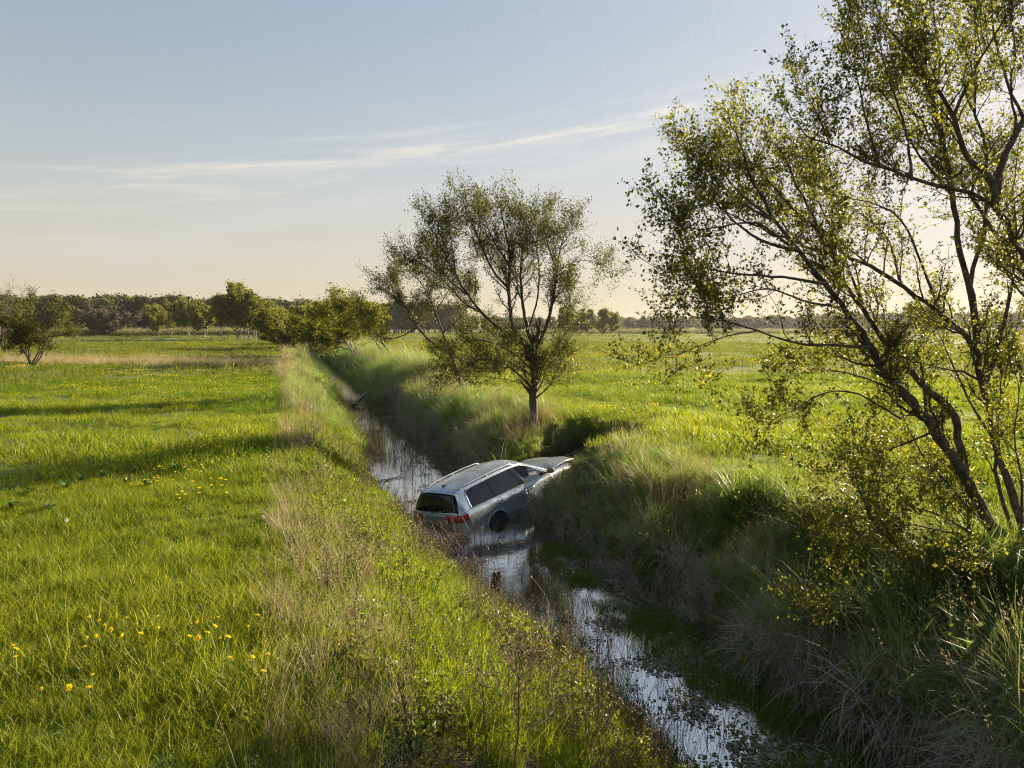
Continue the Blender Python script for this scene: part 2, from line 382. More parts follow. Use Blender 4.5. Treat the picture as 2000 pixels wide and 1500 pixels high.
# ------------------------------------------------------------------ scattering of uncountable plants
SRC = {}
def source(coll, V, Fc, mat, bc):
    if coll not in SRC: SRC[coll] = bpy.data.collections.new(coll)
    o = mesh_obj(coll + '_tuft', V, Fc, mat, attrs={'bc': bc}, link=False); SRC[coll].objects.link(o)
def blades(n, rad, h, w, bend, r, K=4, lean=0.25, hvar=.35, curl=1.0, bcs=None):
    a = r.random(n) * 2 * np.pi; rr = rad * np.sqrt(r.random(n)); base = np.stack([rr * np.cos(a), rr * np.sin(a), np.full(n, -.03)], 1)
    da = r.random(n) * 2 * np.pi; d = np.stack([np.cos(da), np.sin(da)], 1)
    L = h * (1 + hvar * r.normal(size=n)).clip(.35, 1.8); t = np.linspace(0, 1, K)
    bd = bend * (0.3 + r.random(n)); ln = lean * r.random(n)
    hor = L[:, None] * (ln[:, None] * t + bd[:, None] * t ** 2 * .6); ver = L[:, None] * (t - curl * bd[:, None] ** 2 * t ** 3 * .55)
    P = base[:, None] + np.concatenate([d[:, None] * hor[..., None], ver[..., None]], -1)
    tw = r.normal(size=n) * .6; sd = np.stack([-np.sin(da + tw), np.cos(da + tw), 0 * da], 1)
    prof = np.interp(t, [0, .35, 1], [.75, 1, .06]); Wd = w * (.7 + .6 * r.random(n))[:, None] * prof
    V, Fc = ribbons(P, sd, Wd)
    bc = np.repeat(r.random(n) if bcs is None else bcs, 2 * K); return V, Fc, bc
def make_sources():
    r = np.random.default_rng(3)
    for i in range(6):                                           # near meadow
        V, Fc, bc = blades(85, .17, .155, .0062, .8, r, 4, .4); source('meadow_near', V, Fc, M['meadow'], bc)
    for i in range(5):
        V, Fc, bc = blades(85, .34, .165, .011, .75, r, 3, .4); source('meadow_mid', V, Fc, M['meadow'], bc)
    for i in range(5):
        V, Fc, bc = blades(90, .95, .19, .028, .6, r, 3, .35); source('meadow_far', V, Fc, M['meadow_far'], bc)
    for i in range(5):                                           # long sedge tussock
        V, Fc, bc = blades(95, .11, .62, .0088, 1.0, r, 5, .45, .35); source('sedge', V, Fc, M['sedge'], bc)
    for i in range(4):                                           # pale standing straw
        V, Fc, bc = blades(30, .15, .60, .0052, .45, r, 5, .40, .3); source('straw', V, Fc, M['dry'], bc)
    for i in range(3):                                           # straw with seed heads
        V, Fc, bc = blades(14, .16, .75, .0046, .35, r, 5, .35, .25)
        top = V.reshape(14, 5, 2, 3)[:, -1].mean(1); nl = 9; pos = np.repeat(top, nl, 0) + r.normal(size=(14 * nl, 3)) * A(.012, .012, .05)
        V2, F2 = leaves(pos, r.normal(size=(14 * nl, 3)) + A(0, 0, 1.5), .016 + .014 * r.random(14 * nl), r, .3)
        Vj, Fj = join([(V, Fc), (V2, F2)]); source('straw', Vj, Fj, M['dry'], np.concatenate([bc, np.repeat(r.random(14 * nl) * .6 + .2, 4)]))
    for i in range(4):                                           # drooping dead skirts
        V, Fc, bc = blades(90, .14, .62, .006, 1.55, r, 6, .5, .3, 1.15); source('skirt', V, Fc, M['skirt'], bc)
    for i in range(5):                                           # low bushy herb
        n = 12; a = r.random(n) * 6.28; S = np.stack([np.cos(a), np.sin(a), 0 * a], 1) * (.13 * np.sqrt(r.random(n)))[:, None] - A(0, 0, .03)
        P = grow(S, r.normal(size=(n, 3)) * .35 + A(0, 0, 1), .26 * (.6 + .7 * r.random(n)), 5, r, .1, .2)
        V1, F1 = tubes(P, np.full((n, 5), .0022), 3)
        k = 11; ti = r.integers(1, 5, (n, k)); pos = np.take_along_axis(P, ti[..., None].repeat(3, 2), 1).reshape(-1, 3) + r.normal(size=(n * k, 3)) * .014
        V2, F2 = leaves(pos, r.normal(size=(n * k, 3)) + A(0, 0, .5), .035 + .03 * r.random(n * k), r, .45)
        Vj, Fj = join([(V1, F1), (V2, F2)]); source('herb', Vj, Fj, M['herb'], np.concatenate([np.full(len(V1), .95), np.repeat(r.random(n * k), 4)]))
    for i in range(3):
        V, Fc, bc = blades(40, .2, .6, .012, .3, r, 3, .3, .25); source('far_reed', V, Fc, M['far_reed'], bc)
    for i in range(5):                                           # reeds standing in the water
        V, Fc, bc = blades(9, .14, .42, .006, .55, r, 4, .3, .5); source('reed', V, Fc, M['reed'], bc)
    for i in range(4):                                           # bare brown weed twigs
        n = 5; a = r.random(n) * 6.28; S = np.stack([np.cos(a), np.sin(a), 0 * a], 1) * .06
        P = grow(S, r.normal(size=(n, 3)) * .3 + A(0, 0, 1), .5 * (.6 + .6 * r.random(n)), 6, r, .1, .25)
        V1, F1 = tubes(P, np.linspace(.0032, .0016, 6)[None].repeat(n, 0), 3); k = 5
        S2 = P[:, 2:5].reshape(-1, 3).repeat(2, 0); P2 = grow(S2, r.normal(size=(len(S2), 3)) * .7 + A(0, 0, .7), .16 * (.5 + r.random(len(S2))), 4, r, .2, .2)
        V2, F2 = tubes(P2, np.full((len(S2), 4), .0013), 3)
        e = P2[:, -1].repeat(3, 0); V3, F3 = leaves(e, r.normal(size=e.shape), .016 + .012 * r.random(len(e)), r, .6)
        Vj, Fj = join([(V1, F1), (V2, F2), (V3, F3)]); source('weed', Vj, Fj, M['reed'], np.concatenate([np.full(len(V1), .45), np.full(len(V2), .6), np.repeat(.4 + .6 * r.random(len(e)), 4)]))
    for i in range(4):                                           # floating scum and pondweed
        n = 60; pos = np.concatenate([r.normal(size=(n, 2)) * .09, r.random((n, 1)) * .008], 1); d = np.concatenate([r.normal(size=(n, 2)), np.full((n, 1), .12)], 1)
        d /= np.linalg.norm(d, axis=1, keepdims=True); s = np.stack([-d[:, 1], d[:, 0], 0 * d[:, 0]], 1); L = (.018 + .03 * r.random(n))[:, None]
        V = np.stack([pos, pos + d * L * .5 + s * L * .4, pos + d * L, pos + d * L * .5 - s * L * .4], 1).reshape(-1, 3)
        source('pondweed', V, np.arange(n * 4).reshape(-1, 4), M['herb'] if i < 2 else M['skirt'], np.repeat(r.random(n) * .5, 4))
    for i in range(3):                                           # far dandelion heads, seen as yellow specks
        n = 14; a = r.random(n) * 6.28; pos = np.stack([np.cos(a), np.sin(a), 0 * a], 1) * (.5 * np.sqrt(r.random(n)))[:, None] + A(0, 0, .19) + r.normal(size=(n, 3)) * A(0, 0, .025)
        S = pos - A(0, 0, .19); V1, F1 = tubes(np.stack([S, pos], 1), np.full((n, 2), .0025), 3)
        k = 8; aa = np.tile(np.arange(k) * 6.28 / k, n); dd = np.stack([np.cos(aa), np.sin(aa), np.full(n * k, .35)], 1); V2, F2 = leaves(pos.repeat(k, 0), dd, np.full(n * k, .026), r, .7)
        source('dandelion_specks', V2, F2, M['petal'], np.repeat(r.random(n * k), 4))
make_sources()
def scatter(name, coll, x, y, scl, tint, z=None, tilt=0.15, lab=None, cat=None, rotdir=None):
    n = len(x); r = np.random.default_rng(abs(hash(name)) % 1000 if False else len(name) * 7 + n % 97)
    z = height(x, y) if z is None else np.broadcast_to(z, x.shape)
    me = bpy.data.meshes.new(name); me.vertices.add(n); me.vertices.foreach_set('co', np.stack([x, y, z], 1).astype(np.float32).ravel())
    rot = np.stack([r.normal(size=n) * tilt, r.normal(size=n) * tilt, r.random(n) * 6.283], 1)
    if rotdir is not None: rot[:, :2] += rotdir
    a = me.attributes.new('rot', 'FLOAT_VECTOR', 'POINT'); a.data.foreach_set('vector', rot.astype(np.float32).ravel())
    sc = np.asarray(scl, float); sc = sc if sc.ndim == 2 else np.stack([sc] * 3, 1)
    a = me.attributes.new('scl', 'FLOAT_VECTOR', 'POINT'); a.data.foreach_set('vector', sc.astype(np.float32).ravel())
    a = me.attributes.new('idx', 'INT', 'POINT'); a.data.foreach_set('value', r.integers(0, 999, n).astype(np.int32))
    a = me.attributes.new('tint', 'FLOAT', 'POINT'); a.data.foreach_set('value', np.asarray(tint, np.float32))
    o = bpy.data.objects.new(name, me); COL.objects.link(o)
    g = bpy.data.node_groups.new(name, 'GeometryNodeTree')
    g.interface.new_socket('Geometry', in_out='INPUT', socket_type='NodeSocketGeometry'); g.interface.new_socket('Geometry', in_out='OUTPUT', socket_type='NodeSocketGeometry')
    N = g.nodes.new; L = g.links.new
    gi, go = N('NodeGroupInput'), N('NodeGroupOutput'); ci = N('GeometryNodeCollectionInfo'); ci.inputs[0].default_value = SRC[coll]; ci.inputs['Separate Children'].default_value = True; ci.inputs['Reset Children'].default_value = True
    ip = N('GeometryNodeInstanceOnPoints'); ip.inputs['Pick Instance'].default_value = True
    mp = N('GeometryNodeMeshToPoints'); L(gi.outputs[0], mp.inputs[0]); L(mp.outputs[0], ip.inputs['Points']); L(ci.outputs[0], ip.inputs['Instance'])
    for nm, ty, so in (('rot', 'FLOAT_VECTOR', 'Rotation'), ('scl', 'FLOAT_VECTOR', 'Scale'), ('idx', 'INT', 'Instance Index')):
        na = N('GeometryNodeInputNamedAttribute'); na.data_type = ty; na.inputs['Name'].default_value = nm; L(na.outputs['Attribute'], ip.inputs[so])
    L(ip.outputs[0], go.inputs[0])
    o.modifiers.new('scatter', 'NODES').node_group = g
    return tag(o, lab, cat, kind='stuff')
def fan(n, r0, r1, half=46, r=rng):           # even cover of the ground the camera looks over
    a = np.radians((r.random(n) * 2 - 1) * half); d = np.sqrt(r0 ** 2 + (r1 ** 2 - r0 ** 2) * r.random(n)); return d * np.sin(a), d * np.cos(a)
def clear_of_car(x, y, m=0.0):
    cx, cy = car_local(x, y); return ~((np.abs(cy) < .95 + m) & (cx > -1.15 - m) & (cx < 3.75 + m)) & (scar_mask(x, y) < .3)
def pick(x, y, *keep):
    k = np.ones(len(x), bool)
    for c in keep: k &= c
    return x[k], y[k]

def plant_meadow():
    r = np.random.default_rng(21)
    def field(n, r0, r1, name, coll, s0, lab):
        x, y = fan(n, r0, r1, r=r); u, v = uv(x, y)
        keep = ((u < -3.1 - .4 * r.random(n)) | (u > 3.5 + .6 * r.random(n)))
        x, y = pick(x, y, keep, clear_of_car(x, y)); u, v = uv(x, y)
        big = fbm(x * .16 + 3, y * .16 + 8, 4); tall = fbm(x * .5 + 20, y * .5, 3)
        s = s0 * (.7 + .5 * r.random(len(x))) * (.68 + .72 * sstep(.3, .72, tall)) * np.where(u < 0, .95, 1.0)
        t = np.clip(np.where(u < 0, .42, .56) + 2.2 * (big - .5) - .5 * (tall - .5) + .25 * r.normal(size=len(x)), 0, 1)
        scatter(name, coll, x, y, s, t, lab=lab, cat='grass', tilt=.12, rotdir=A(-.06, -.10))
    field(15000, 2.6, 14, 'meadow_grass', 'meadow_near', 1.0, 'lush green meadow grass in the foreground')
    field(17000, 13, 42, 'meadow_grass', 'meadow_mid', 1.0, 'green meadow grass of the middle distance')
    field(11000, 40, 135, 'meadow_grass', 'meadow_far', 1.0, 'green meadow grass reaching to the far field edges')
    field(3500, 130, 330, 'meadow_grass', 'meadow_far', 1.6, 'distant green meadow grass under the far trees')
plant_meadow()

def strip(n, u0, u1, v0, v1, r, power=1.0):
    u = u0 + (u1 - u0) * r.random(n); v = v0 + (v1 - v0) * r.random(n) ** power; u = u + (.42 * (1 - sstep(8.5, 14.5, v)) if u0 > 1 else 0); x, y = xy(u, v); return x, y, u, v
def plant_banks():
    r = np.random.default_rng(33)
    def bankset(name, coll, n, u0, u1, v0, v1, s0, lab, dens=None, power=1.0, z=None, tilt=.15, tint=None, rotdir=None, cat='grass', margin=0.0):
        x, y, u, v = strip(n, u0, u1, v0, v1, r, power); k = clear_of_car(x, y, margin)
        if dens is not None: k &= r.random(n) < dens(x, y, u, v)
        if u1 <= 0 and z is None: k &= height(x, y) > WATER_Z - .03
        x, y, u, v = x[k], y[k], u[k], v[k]
        t = np.clip(.5 + .3 * r.normal(size=len(x)), 0, 1) if tint is None else np.clip(tint(x, y, u, v) + .2 * r.normal(size=len(x)), 0, 1)
        s = s0 * (.7 + .6 * r.random(len(x))) * (1 + .004 * v)
        if u0 > 1: s *= .62 + .85 * sstep(.32, .68, fbm(x * 1.3 + 77, y * 1.3 + 5, 2))
        cx, cy = car_local(x, y); s *= 1 - .62 * (sstep(.3, 1.0, cx) * (1 - sstep(5.6, 6.4, cx)) * sstep(-3.0, -2.0, cy) * (1 - sstep(-.4, .6, cy))); s *= 1 - .5 * (sstep(1.6, 2.4, cx) * (1 - sstep(4.6, 5.2, cx)) * sstep(-2.3, -1.7, cy) * (1 - sstep(-.4, .6, cy)))
        scatter(name, coll, x, y, s, t, z=z, tilt=tilt, lab=lab, cat=cat, rotdir=rotdir)
    patch = lambda sc, a, b, ox=0: (lambda x, y, u, v: sstep(a, b, fbm(x * sc + ox, y * sc + 2 * ox, 3)))
    # left bank
    bankset('bank_grass', 'meadow_near', 8500, -3.6, -.1, 0, 30, 1.05, 'yellow-green grass on the sunlit left bank', patch(.8, .25, .5), 1.3, tint=lambda x, y, u, v: .55 + 0 * x)
    bankset('bank_herbs', 'herb', 1500, -3.3, -.0, 0, 45, .9, 'low leafy herbs on the sunlit left bank', patch(.6, .3, .55, 7), 1.3, cat='herbs')
    bankset('bank_straw', 'straw', 1250, -3.9, -2.75, -1, 60, .60, 'pale dry straw along the top of the left bank', patch(.55, .36, .62, 3), 1.2, rotdir=A(.0, -.12))
    bankset('bank_straw', 'straw', 380, -2.6, -.5, 0, 60, .5, 'scattered dry straw down the left bank slope', patch(.7, .35, .6, 13), 1.2)
    bankset('dead_weeds', 'weed', 800, -3.6, -.3, 0, 40, .85, 'thin brown weed stems on the left bank', patch(.7, .3, .65, 21), 1.4, cat='weeds')
    bankset('dead_weeds', 'weed', 450, -1.7, -.1, 0, 40, .8, 'brown weed stems along the left water edge', None, 1.3, cat='weeds')
    bankset('far_bank_cover', 'sedge', 1300, -3.6, -.6, 26, 140, .8, 'rough grass on the left bank farther along the ditch', None, 1.4, tint=lambda x, y, u, v: .8 + 0 * x)
    bankset('far_bank_straw', 'straw', 1000, -4.4, -1.6, 38, 150, .9, 'dry straw on the left bank farther along the ditch', patch(.2, .35, .6, 9), 1.3)
    # right bank
    bankset('sedge_tussocks', 'sedge', 2500, 1.7, 3.9, -1, 48, .70, 'long green sedge overhanging the right bank', patch(.9, .30, .52, 5), 1.25, tilt=.25, rotdir=A(.05, -.2))
    bankset('dead_skirts', 'skirt', 850, 1.42, 2.1, -1, 45, .72, 'drooping dead sedge leaves at the foot of the right bank', None, 1.2, tilt=.3)
    bankset('crest_straw', 'straw', 2800, 1.8, 4.0, -1, 48, .74, 'grey-brown dry straw along the top of the right bank', patch(.6, .30, .58, 31), 1.15, tilt=.18, rotdir=A(.0, -.22))
    bankset('bank_undergrowth', 'meadow_near', 3400, 1.42, 4.2, -1, 30, 1.2, 'short grass between the tussocks of the right bank', patch(1.1, .3, .5, 81), 1.3, tint=lambda x, y, u, v: .45 + 0 * x)
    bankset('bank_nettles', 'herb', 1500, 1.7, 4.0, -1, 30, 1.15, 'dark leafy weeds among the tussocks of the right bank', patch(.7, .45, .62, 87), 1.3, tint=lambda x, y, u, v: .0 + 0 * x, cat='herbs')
    bankset('far_sedge', 'sedge', 1800, 1.1, 4.6, 40, 150, 1.1, 'rough sedge on the right bank farther along the ditch', None, 1.4)
    bankset('far_crest_straw', 'straw', 900, 1.6, 4.6, 40, 150, 1.1, 'dry straw on the right bank farther along the ditch', None, 1.4)
    # green leafy cover under the near tree
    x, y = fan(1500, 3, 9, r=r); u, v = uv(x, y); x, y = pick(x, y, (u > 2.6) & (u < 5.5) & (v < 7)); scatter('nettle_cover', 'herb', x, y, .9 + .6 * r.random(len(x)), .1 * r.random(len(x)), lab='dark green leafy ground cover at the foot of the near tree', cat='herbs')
    # in the water
    bankset('water_reeds', 'reed', 1900, -1.35, .75, 1, 44, .85, 'thin dead reeds standing in the water by the left bank', patch(.9, .25, .6, 11), 1.2, z=WATER_Z - .03, tilt=.12, cat='reeds', margin=.12)
    bankset('water_reeds', 'reed', 1300, .0, 1.6, 1, 44, .6, 'short dead reeds out in the shallow water', patch(.9, .3, .6, 51), 1.2, z=WATER_Z - .03, tilt=.2, cat='reeds', margin=.12)
    bankset('pondweed', 'pondweed', 2600, .55, 1.8, 1, 40, 1.2, 'scum and pondweed floating along the right side of the ditch', patch(.8, .44, .64, 61), 1.4, z=WATER_Z + .004, tilt=.0, cat='pondweed', margin=.05)
    bankset('pondweed', 'pondweed', 450, -1.4, .3, 1, 34, 1.0, 'loose pondweed floating along the left side of the ditch', patch(.8, .45, .65, 71), 1.4, z=WATER_Z + .004, tilt=.0, cat='pondweed', margin=.05)
    x, y, u, v = strip(700, .7, 1.75, 3, 14, r); k = sstep(.44, .56, fbm(x * .8 + 91, y * .8, 3)) > r.random(700); scatter('water_grass', 'meadow_near', x[k], y[k], .7 + .3 * r.random(k.sum()), .2 * r.random(k.sum()), z=WATER_Z - .02, lab='low green grass growing out of the shallow water', cat='grass')
    # strip of dry grass across the left field
    n = 1500; t = r.random(n); a, b = ground_at(0, 706), ground_at(560, 716); x = a[0] + (b[0] - a[0]) * t + r.normal(size=n) * .5; y = a[1] + (b[1] - a[1]) * t + r.normal(size=n) * 1.6
    scatter('dry_grass_strip', 'straw', x, y, .55 + .5 * r.random(n), r.random(n), lab='strip of dry straw across the left field', cat='grass')
    # dandelion colour in the meadows
    x, y = fan(2600, 8, 75, r=r); u, v = uv(x, y); d = fbm(x * .22 + 50, y * .22 + 5, 3); x, y = pick(x, y, (np.abs(u) > 4.3) & (d > .5 + .12 * r.random(len(x))))
    scatter('dandelion_flowers', 'dandelion_specks', x, y, .8 + .4 * r.random(len(x)), r.random(len(x)), lab='yellow dandelion flowers dotted through the farther meadow', cat='flowers', tilt=.05)
plant_banks()
# ------------------------------------------------------------------ the car in the ditch
def car_paint():
    m, nt, out = new_mat('grey_car_paint'); tc = nt.nodes.new('ShaderNodeTexCoord').outputs['Object']
    n1 = noise(nt, 1.6, 6, tc, .65); n2 = noise(nt, 14, 5, tc, .7)
    sep = nt.nodes.new('ShaderNodeSeparateXYZ'); nt.links.new(tc, sep.inputs[0])
    geo = nt.nodes.new('ShaderNodeNewGeometry'); sg = nt.nodes.new('ShaderNodeSeparateXYZ'); nt.links.new(geo.outputs['Normal'], sg.inputs[0])
    mr = nt.nodes.new('ShaderNodeMapRange'); nt.links.new(sg.outputs[2], mr.inputs[0]); mr.inputs[1].default_value = .72; mr.inputs[2].default_value = .97
    # mud and algae: patches that settled on the top faces, streaks along the lower doors
    top = mathn(nt, 'MULTIPLY', mr.outputs[0], ramp(nt, [(.50, (0, 0, 0)), (.62, (.8, .8, .8))], n1))
    lo = nt.nodes.new('ShaderNodeMapRange'); nt.links.new(sep.outputs[2], lo.inputs[0]); lo.inputs[1].default_value = .72; lo.inputs[2].default_value = .40; lo.inputs[3].default_value = 0; lo.inputs[4].default_value = .8
    low = mathn(nt, 'MULTIPLY', lo.outputs[0], ramp(nt, [(.3, (.3, .3, .3)), (.65, (1, 1, 1))], n1))
    d = mathn(nt, 'MINIMUM', mathn(nt, 'ADD', mathn(nt, 'MAXIMUM', top, low), mathn(nt, 'MULTIPLY', n2, .06)), 1.0)
    dirt = ramp(nt, [(.3, (.075, .068, .045)), (.7, (.17, .15, .105))], n2)
    c = mixrgb(nt, d, (.40, .465, .53), dirt)
    rg = mathn(nt, 'ADD', mathn(nt, 'MULTIPLY', d, .5), .26)
    p = principled(nt, out, c, rg, .5, mathn(nt, 'MULTIPLY', mathn(nt, 'SUBTRACT', 1.0, d), .7))
    p.inputs['Coat Weight'].default_value = .35; p.inputs['Coat Roughness'].default_value = .12
    return m
def build_car():
    paint = car_paint()
    black = plain('black_trim', (.010, .010, .011), .12, .3); rubber = plain('tyre_rubber', (.02, .02, .02), .8, var=.3)
    chrome = plain('bright_trim', (.62, .64, .66), .25, .5, .9); alloy = plain('alloy_rim', (.30, .31, .32), .4, .5, .7, var=.3, scale=8)
    railm = plain('silver_rail', (.45, .47, .50), .35, .5, .7)
    red = plain('red_lamp', (.42, .012, .014), .18, .6); redd = plain('dark_red_lamp', (.16, .006, .008), .2, .6)
    seatm = plain('grey_cloth', (.045, .047, .052), .85); bag = plain('airbag_cloth', (.36, .38, .40), .8, var=.2, scale=6)
    lampm = plain('headlamp_shell', (.50, .52, .54), .2, .6); brown = plain('rust_brown_plastic', (.13, .07, .035), .6, var=.4)
    m, nt, out = new_mat('tinted_glass'); p = principled(nt, None, (.012, .014, .018), .06, .6)
    tr = nt.nodes.new('ShaderNodeBsdfTransparent'); tr.inputs[0].default_value = (.35, .37, .40, 1); mx = nt.nodes.new('ShaderNodeMixShader'); mx.inputs[0].default_value = .78
    nt.links.new(tr.outputs[0], mx.inputs[1]); nt.links.new(p.outputs[0], mx.inputs[2]); nt.links.new(mx.outputs[0], out.inputs[0]); tint = m
    m, nt, out = new_mat('clear_glass'); g = nt.nodes.new('ShaderNodeBsdfGlossy'); g.inputs['Roughness'].default_value = .03
    tr = nt.nodes.new('ShaderNodeBsdfTransparent'); tr.inputs[0].default_value = (.8, .83, .82, 1); mx = nt.nodes.new('ShaderNodeMixShader'); fr = nt.nodes.new('ShaderNodeFresnel'); fr.inputs[0].default_value = 1.35
    nt.links.new(fr.outputs[0], mx.inputs[0]); nt.links.new(tr.outputs[0], mx.inputs[1]); nt.links.new(g.outputs[0], mx.inputs[2]); nt.links.new(mx.outputs[0], out.inputs[0]); clear = m
    car = empty('estate_car')
    car.matrix_world = Matrix([[CF[0], CL[0], CU[0], CAR_POS[0]], [CF[1], CL[1], CU[1], CAR_POS[1]], [CF[2], CL[2], CU[2], CAR_POS[2]], [0, 0, 0, 1]])
    tag(car, 'muddy grey estate car stuck nose-up in the water ditch', 'car')
    I = np.interp
    def wid(x): return I(x, [-1.03, -1.0, -.93, -.8, -.4, 0, .9, 1.8, 2.65, 3.1, 3.32, 3.46, 3.54], [.60, .70, .79, .845, .875, .886, .886, .882, .88, .855, .79, .68, .52])
    def zbot(x): return I(x, [-1.03, -.92, -.5, 0, 2.65, 3.2, 3.5, 3.54], [.44, .32, .24, .2, .2, .2, .26, .34])
    def zsh(x): return I(x, [-1.03, -.93, -.8, 0, 1, 2.1, 2.6, 3.0, 3.3, 3.46, 3.54], [.86, .94, .965, .955, .925, .905, .875, .825, .745, .665, .60])
    def ztop(x): return I(x, [-1.03, -.93, -.88, -.80, 2.0, 2.08, 2.2, 2.6, 3.0, 3.3, 3.46, 3.54], [.90, .965, .96, .50, .48, .80, .87, .86, .82, .75, .66, .60])
    def hoodf(x): return I(x, [-1.03, -.88, -.82, 2.02, 2.08, 3.54], [1, 1, 0, 0, 1, 1])
    def ring(x):
        w, b, s, t, h = wid(x), zbot(x), zsh(x), ztop(x), hoodf(x); md = b + (s - b) * .5
        P = [(0, b), (.6 * w, b), (.9 * w, b + .01), (.965 * w, b + .07), (.985 * w, b + .16), (1.0 * w, md), (.998 * w, s - .24), (.985 * w, s - .13), (.965 * w, s - .06), (.935 * w, s - .018), (.905 * w, s)]
        P += [(.87 * w, s * (h) + (s - .015) * (1 - h) + .004 * h), (.80 * w, t * (1 - h) + (s + .55 * (t - s) + .01) * h), (.45 * w, t * (1 - h) + (t + .005) * h), (0, t + .012 * h)]
        return P
    def ylow(x, z):
        R = ring(x)[3:11]; return I(z, [q[1] for q in R], [q[0] for q in R])
    xs = np.unique(np.round(np.concatenate([np.linspace(-1.03, -.78, 10), np.linspace(-.78, 2.0, 44), np.linspace(2.0, 2.12, 5), np.linspace(2.12, 3.3, 18), np.linspace(3.3, 3.54, 9)]), 4))
    V = []; K = 29
    for x in xs:
        R = ring(x); full = [(-a, z) for a, z in R[::-1]][:-1]; full = [(a, z) for a, z in R] + [(-a, z) for a, z in R[::-1]][1:-1]
        V += [(x, -a, z) for a, z in full]
    K = len(full); F = []
    for i in range(len(xs) - 1):
        for j in range(K): F.append((i * K + j, i * K + (j + 1) % K, (i + 1) * K + (j + 1) % K, (i + 1) * K + j))
    F.append(tuple(range(K))[::-1]); F.append(tuple((len(xs) - 1) * K + j for j in range(K)))
    body = mesh_obj('body', V, F, paint, smooth=True)
    bm = bmesh.new(); bm.from_mesh(body.data); bmesh.ops.recalc_face_normals(bm, faces=bm.faces); bm.to_mesh(body.data); bm.free()
    cut = None; bm = bmesh.new()
    for cx in (0, 2.648):
        for s in (-1, 1): bmesh.ops.create_cone(bm, cap_ends=True, segments=40, radius1=.362, radius2=.362, depth=.5, matrix=Matrix.Translation((cx, s * .84, .33)) @ Matrix.Rotation(math.pi / 2, 4, 'X'))
    cm = bpy.data.meshes.new('cut'); bm.to_mesh(cm); bm.free(); cut = bpy.data.objects.new('cut', cm); COL.objects.link(cut)
    mod = body.modifiers.new('b', 'BOOLEAN'); mod.operation = 'DIFFERENCE'; mod.object = cut; mod.solver = 'EXACT'
    dg = bpy.context.evaluated_depsgraph_get(); nm = bpy.data.meshes.new_from_object(body.evaluated_get(dg)); body.modifiers.clear(); body.data = nm
    bpy.data.objects.remove(cut); body.parent = car
    try: nm.set_sharp_from_angle(angle=math.radians(32))
    except Exception: pass
    # greenhouse surfaces
    def zroof(x): return I(x, [-.78, -.6, 0, .6, 1.1, 1.40], [1.335, 1.365, 1.395, 1.40, 1.385, 1.345])          # roof edge (rail line)
    def yroof(x): return I(x, [-.78, -.4, .4, 1.1, 1.4], [.535, .565, .585, .575, .555])
    def zbelt(x): return zsh(x) - .002
    def ybelt(x): return .905 * wid(x) + .0
    def yside(x, z):
        zb = zbelt(x); zr = np.maximum(zroof(np.minimum(x, 1.4)), zb + .05); t = (z - zb) / (zr - zb); xr = np.minimum(x, 1.4)
        return ybelt(x) + (yroof(xr) - ybelt(x)) * t + .035 * np.clip(t * (1 - t), -.2, 1) * 2.2
    def patch(name, bot, top, mat, side, parent, nx=24, nz=5, off=0.0, thick=.006, smooth=True):
        bot, top = np.asarray(bot, float), np.asarray(top, float)
        tb = np.linspace(0, 1, nx); q = lambda C: np.stack([np.interp(tb, np.linspace(0, 1, len(C)), C[:, i]) for i in (0, 1)], 1)
        B, T = q(bot), q(top); s = np.linspace(0, 1, nz)[:, None, None]; G = B[None] * (1 - s) + T[None] * s
        X, Z = G[..., 0], G[..., 1]; Y = yside(X, Z) + off
        Vo = np.stack([X, side * Y, Z], -1).reshape(-1, 3); Vi = np.stack([X, side * (Y - thick), Z - thick * .3], -1).reshape(-1, 3)
        i = np.arange(nz - 1)[:, None] * nx; j = np.arange(nx - 1)[None]; Fq = np.stack([i + j, i + j + 1, i + nx + j + 1, i + nx + j], -1).reshape(-1, 4)
        n = nx * nz; rim = [*range(nx)] + [k * nx + nx - 1 for k in range(1, nz)] + [(nz - 1) * nx + k for k in range(nx - 2, -1, -1)] + [k * nx for k in range(nz - 2, 0, -1)]
        Fs = [tuple(f) for f in Fq] + [tuple(f[::-1] + n) for f in Fq] + [(rim[k], rim[(k + 1) % len(rim)], rim[(k + 1) % len(rim)] + n, rim[k] + n) for k in range(len(rim))]
        if side > 0: Fs = [f[::-1] for f in Fs]
        o = mesh_obj(name, np.concatenate([Vo, Vi]), Fs, mat, parent, smooth=smooth)
        try: o.data.set_sharp_from_angle(angle=math.radians(40))
        except Exception: pass
        return o
    def trim(name, pts, side, rad, mat, parent, off=.004, f=yside):
        P = np.array([(x, side * (f(x, z) + off), z) for x, z in pts]); P = resample(P, max(10, len(P) * 4)); Vt, Ft = tubes(P[None], np.full((1, len(P)), rad), 5); return mesh_obj(name, Vt, Ft, mat, parent, smooth=True)
    def rt(x): return zroof(x) - .035
    for s in (-1, 1):
        zb = lambda x: zbelt(x) + .025
        # pillars and roof frame
        patch('roof_frame', [(x, rt(x)) for x in np.linspace(-.62, 1.36, 12)], [(x, zroof(x) + .004) for x in np.linspace(-.80, 1.42, 12)], paint, s, car, 40, 3)
        patch('rear_pillar', [(-.95, zbelt(-.93)), (-.60, zbelt(-.6))], [(-.80, 1.335), (-.56, zroof(-.56))], paint, s, car, 10, 8)
        patch('front_pillar', [(2.05, zbelt(2.05)), (2.20, zbelt(2.15))], [(1.30, zroof(1.3) - .03), (1.42, zroof(1.4))], paint, s, car, 6, 12)
        patch('door_pillar', [(1.03, zbelt(1.03)), (1.16, zbelt(1.16))], [(.90, rt(.9)), (1.0, rt(1.0))], black, s, car, 6, 6, .001, smooth=False)
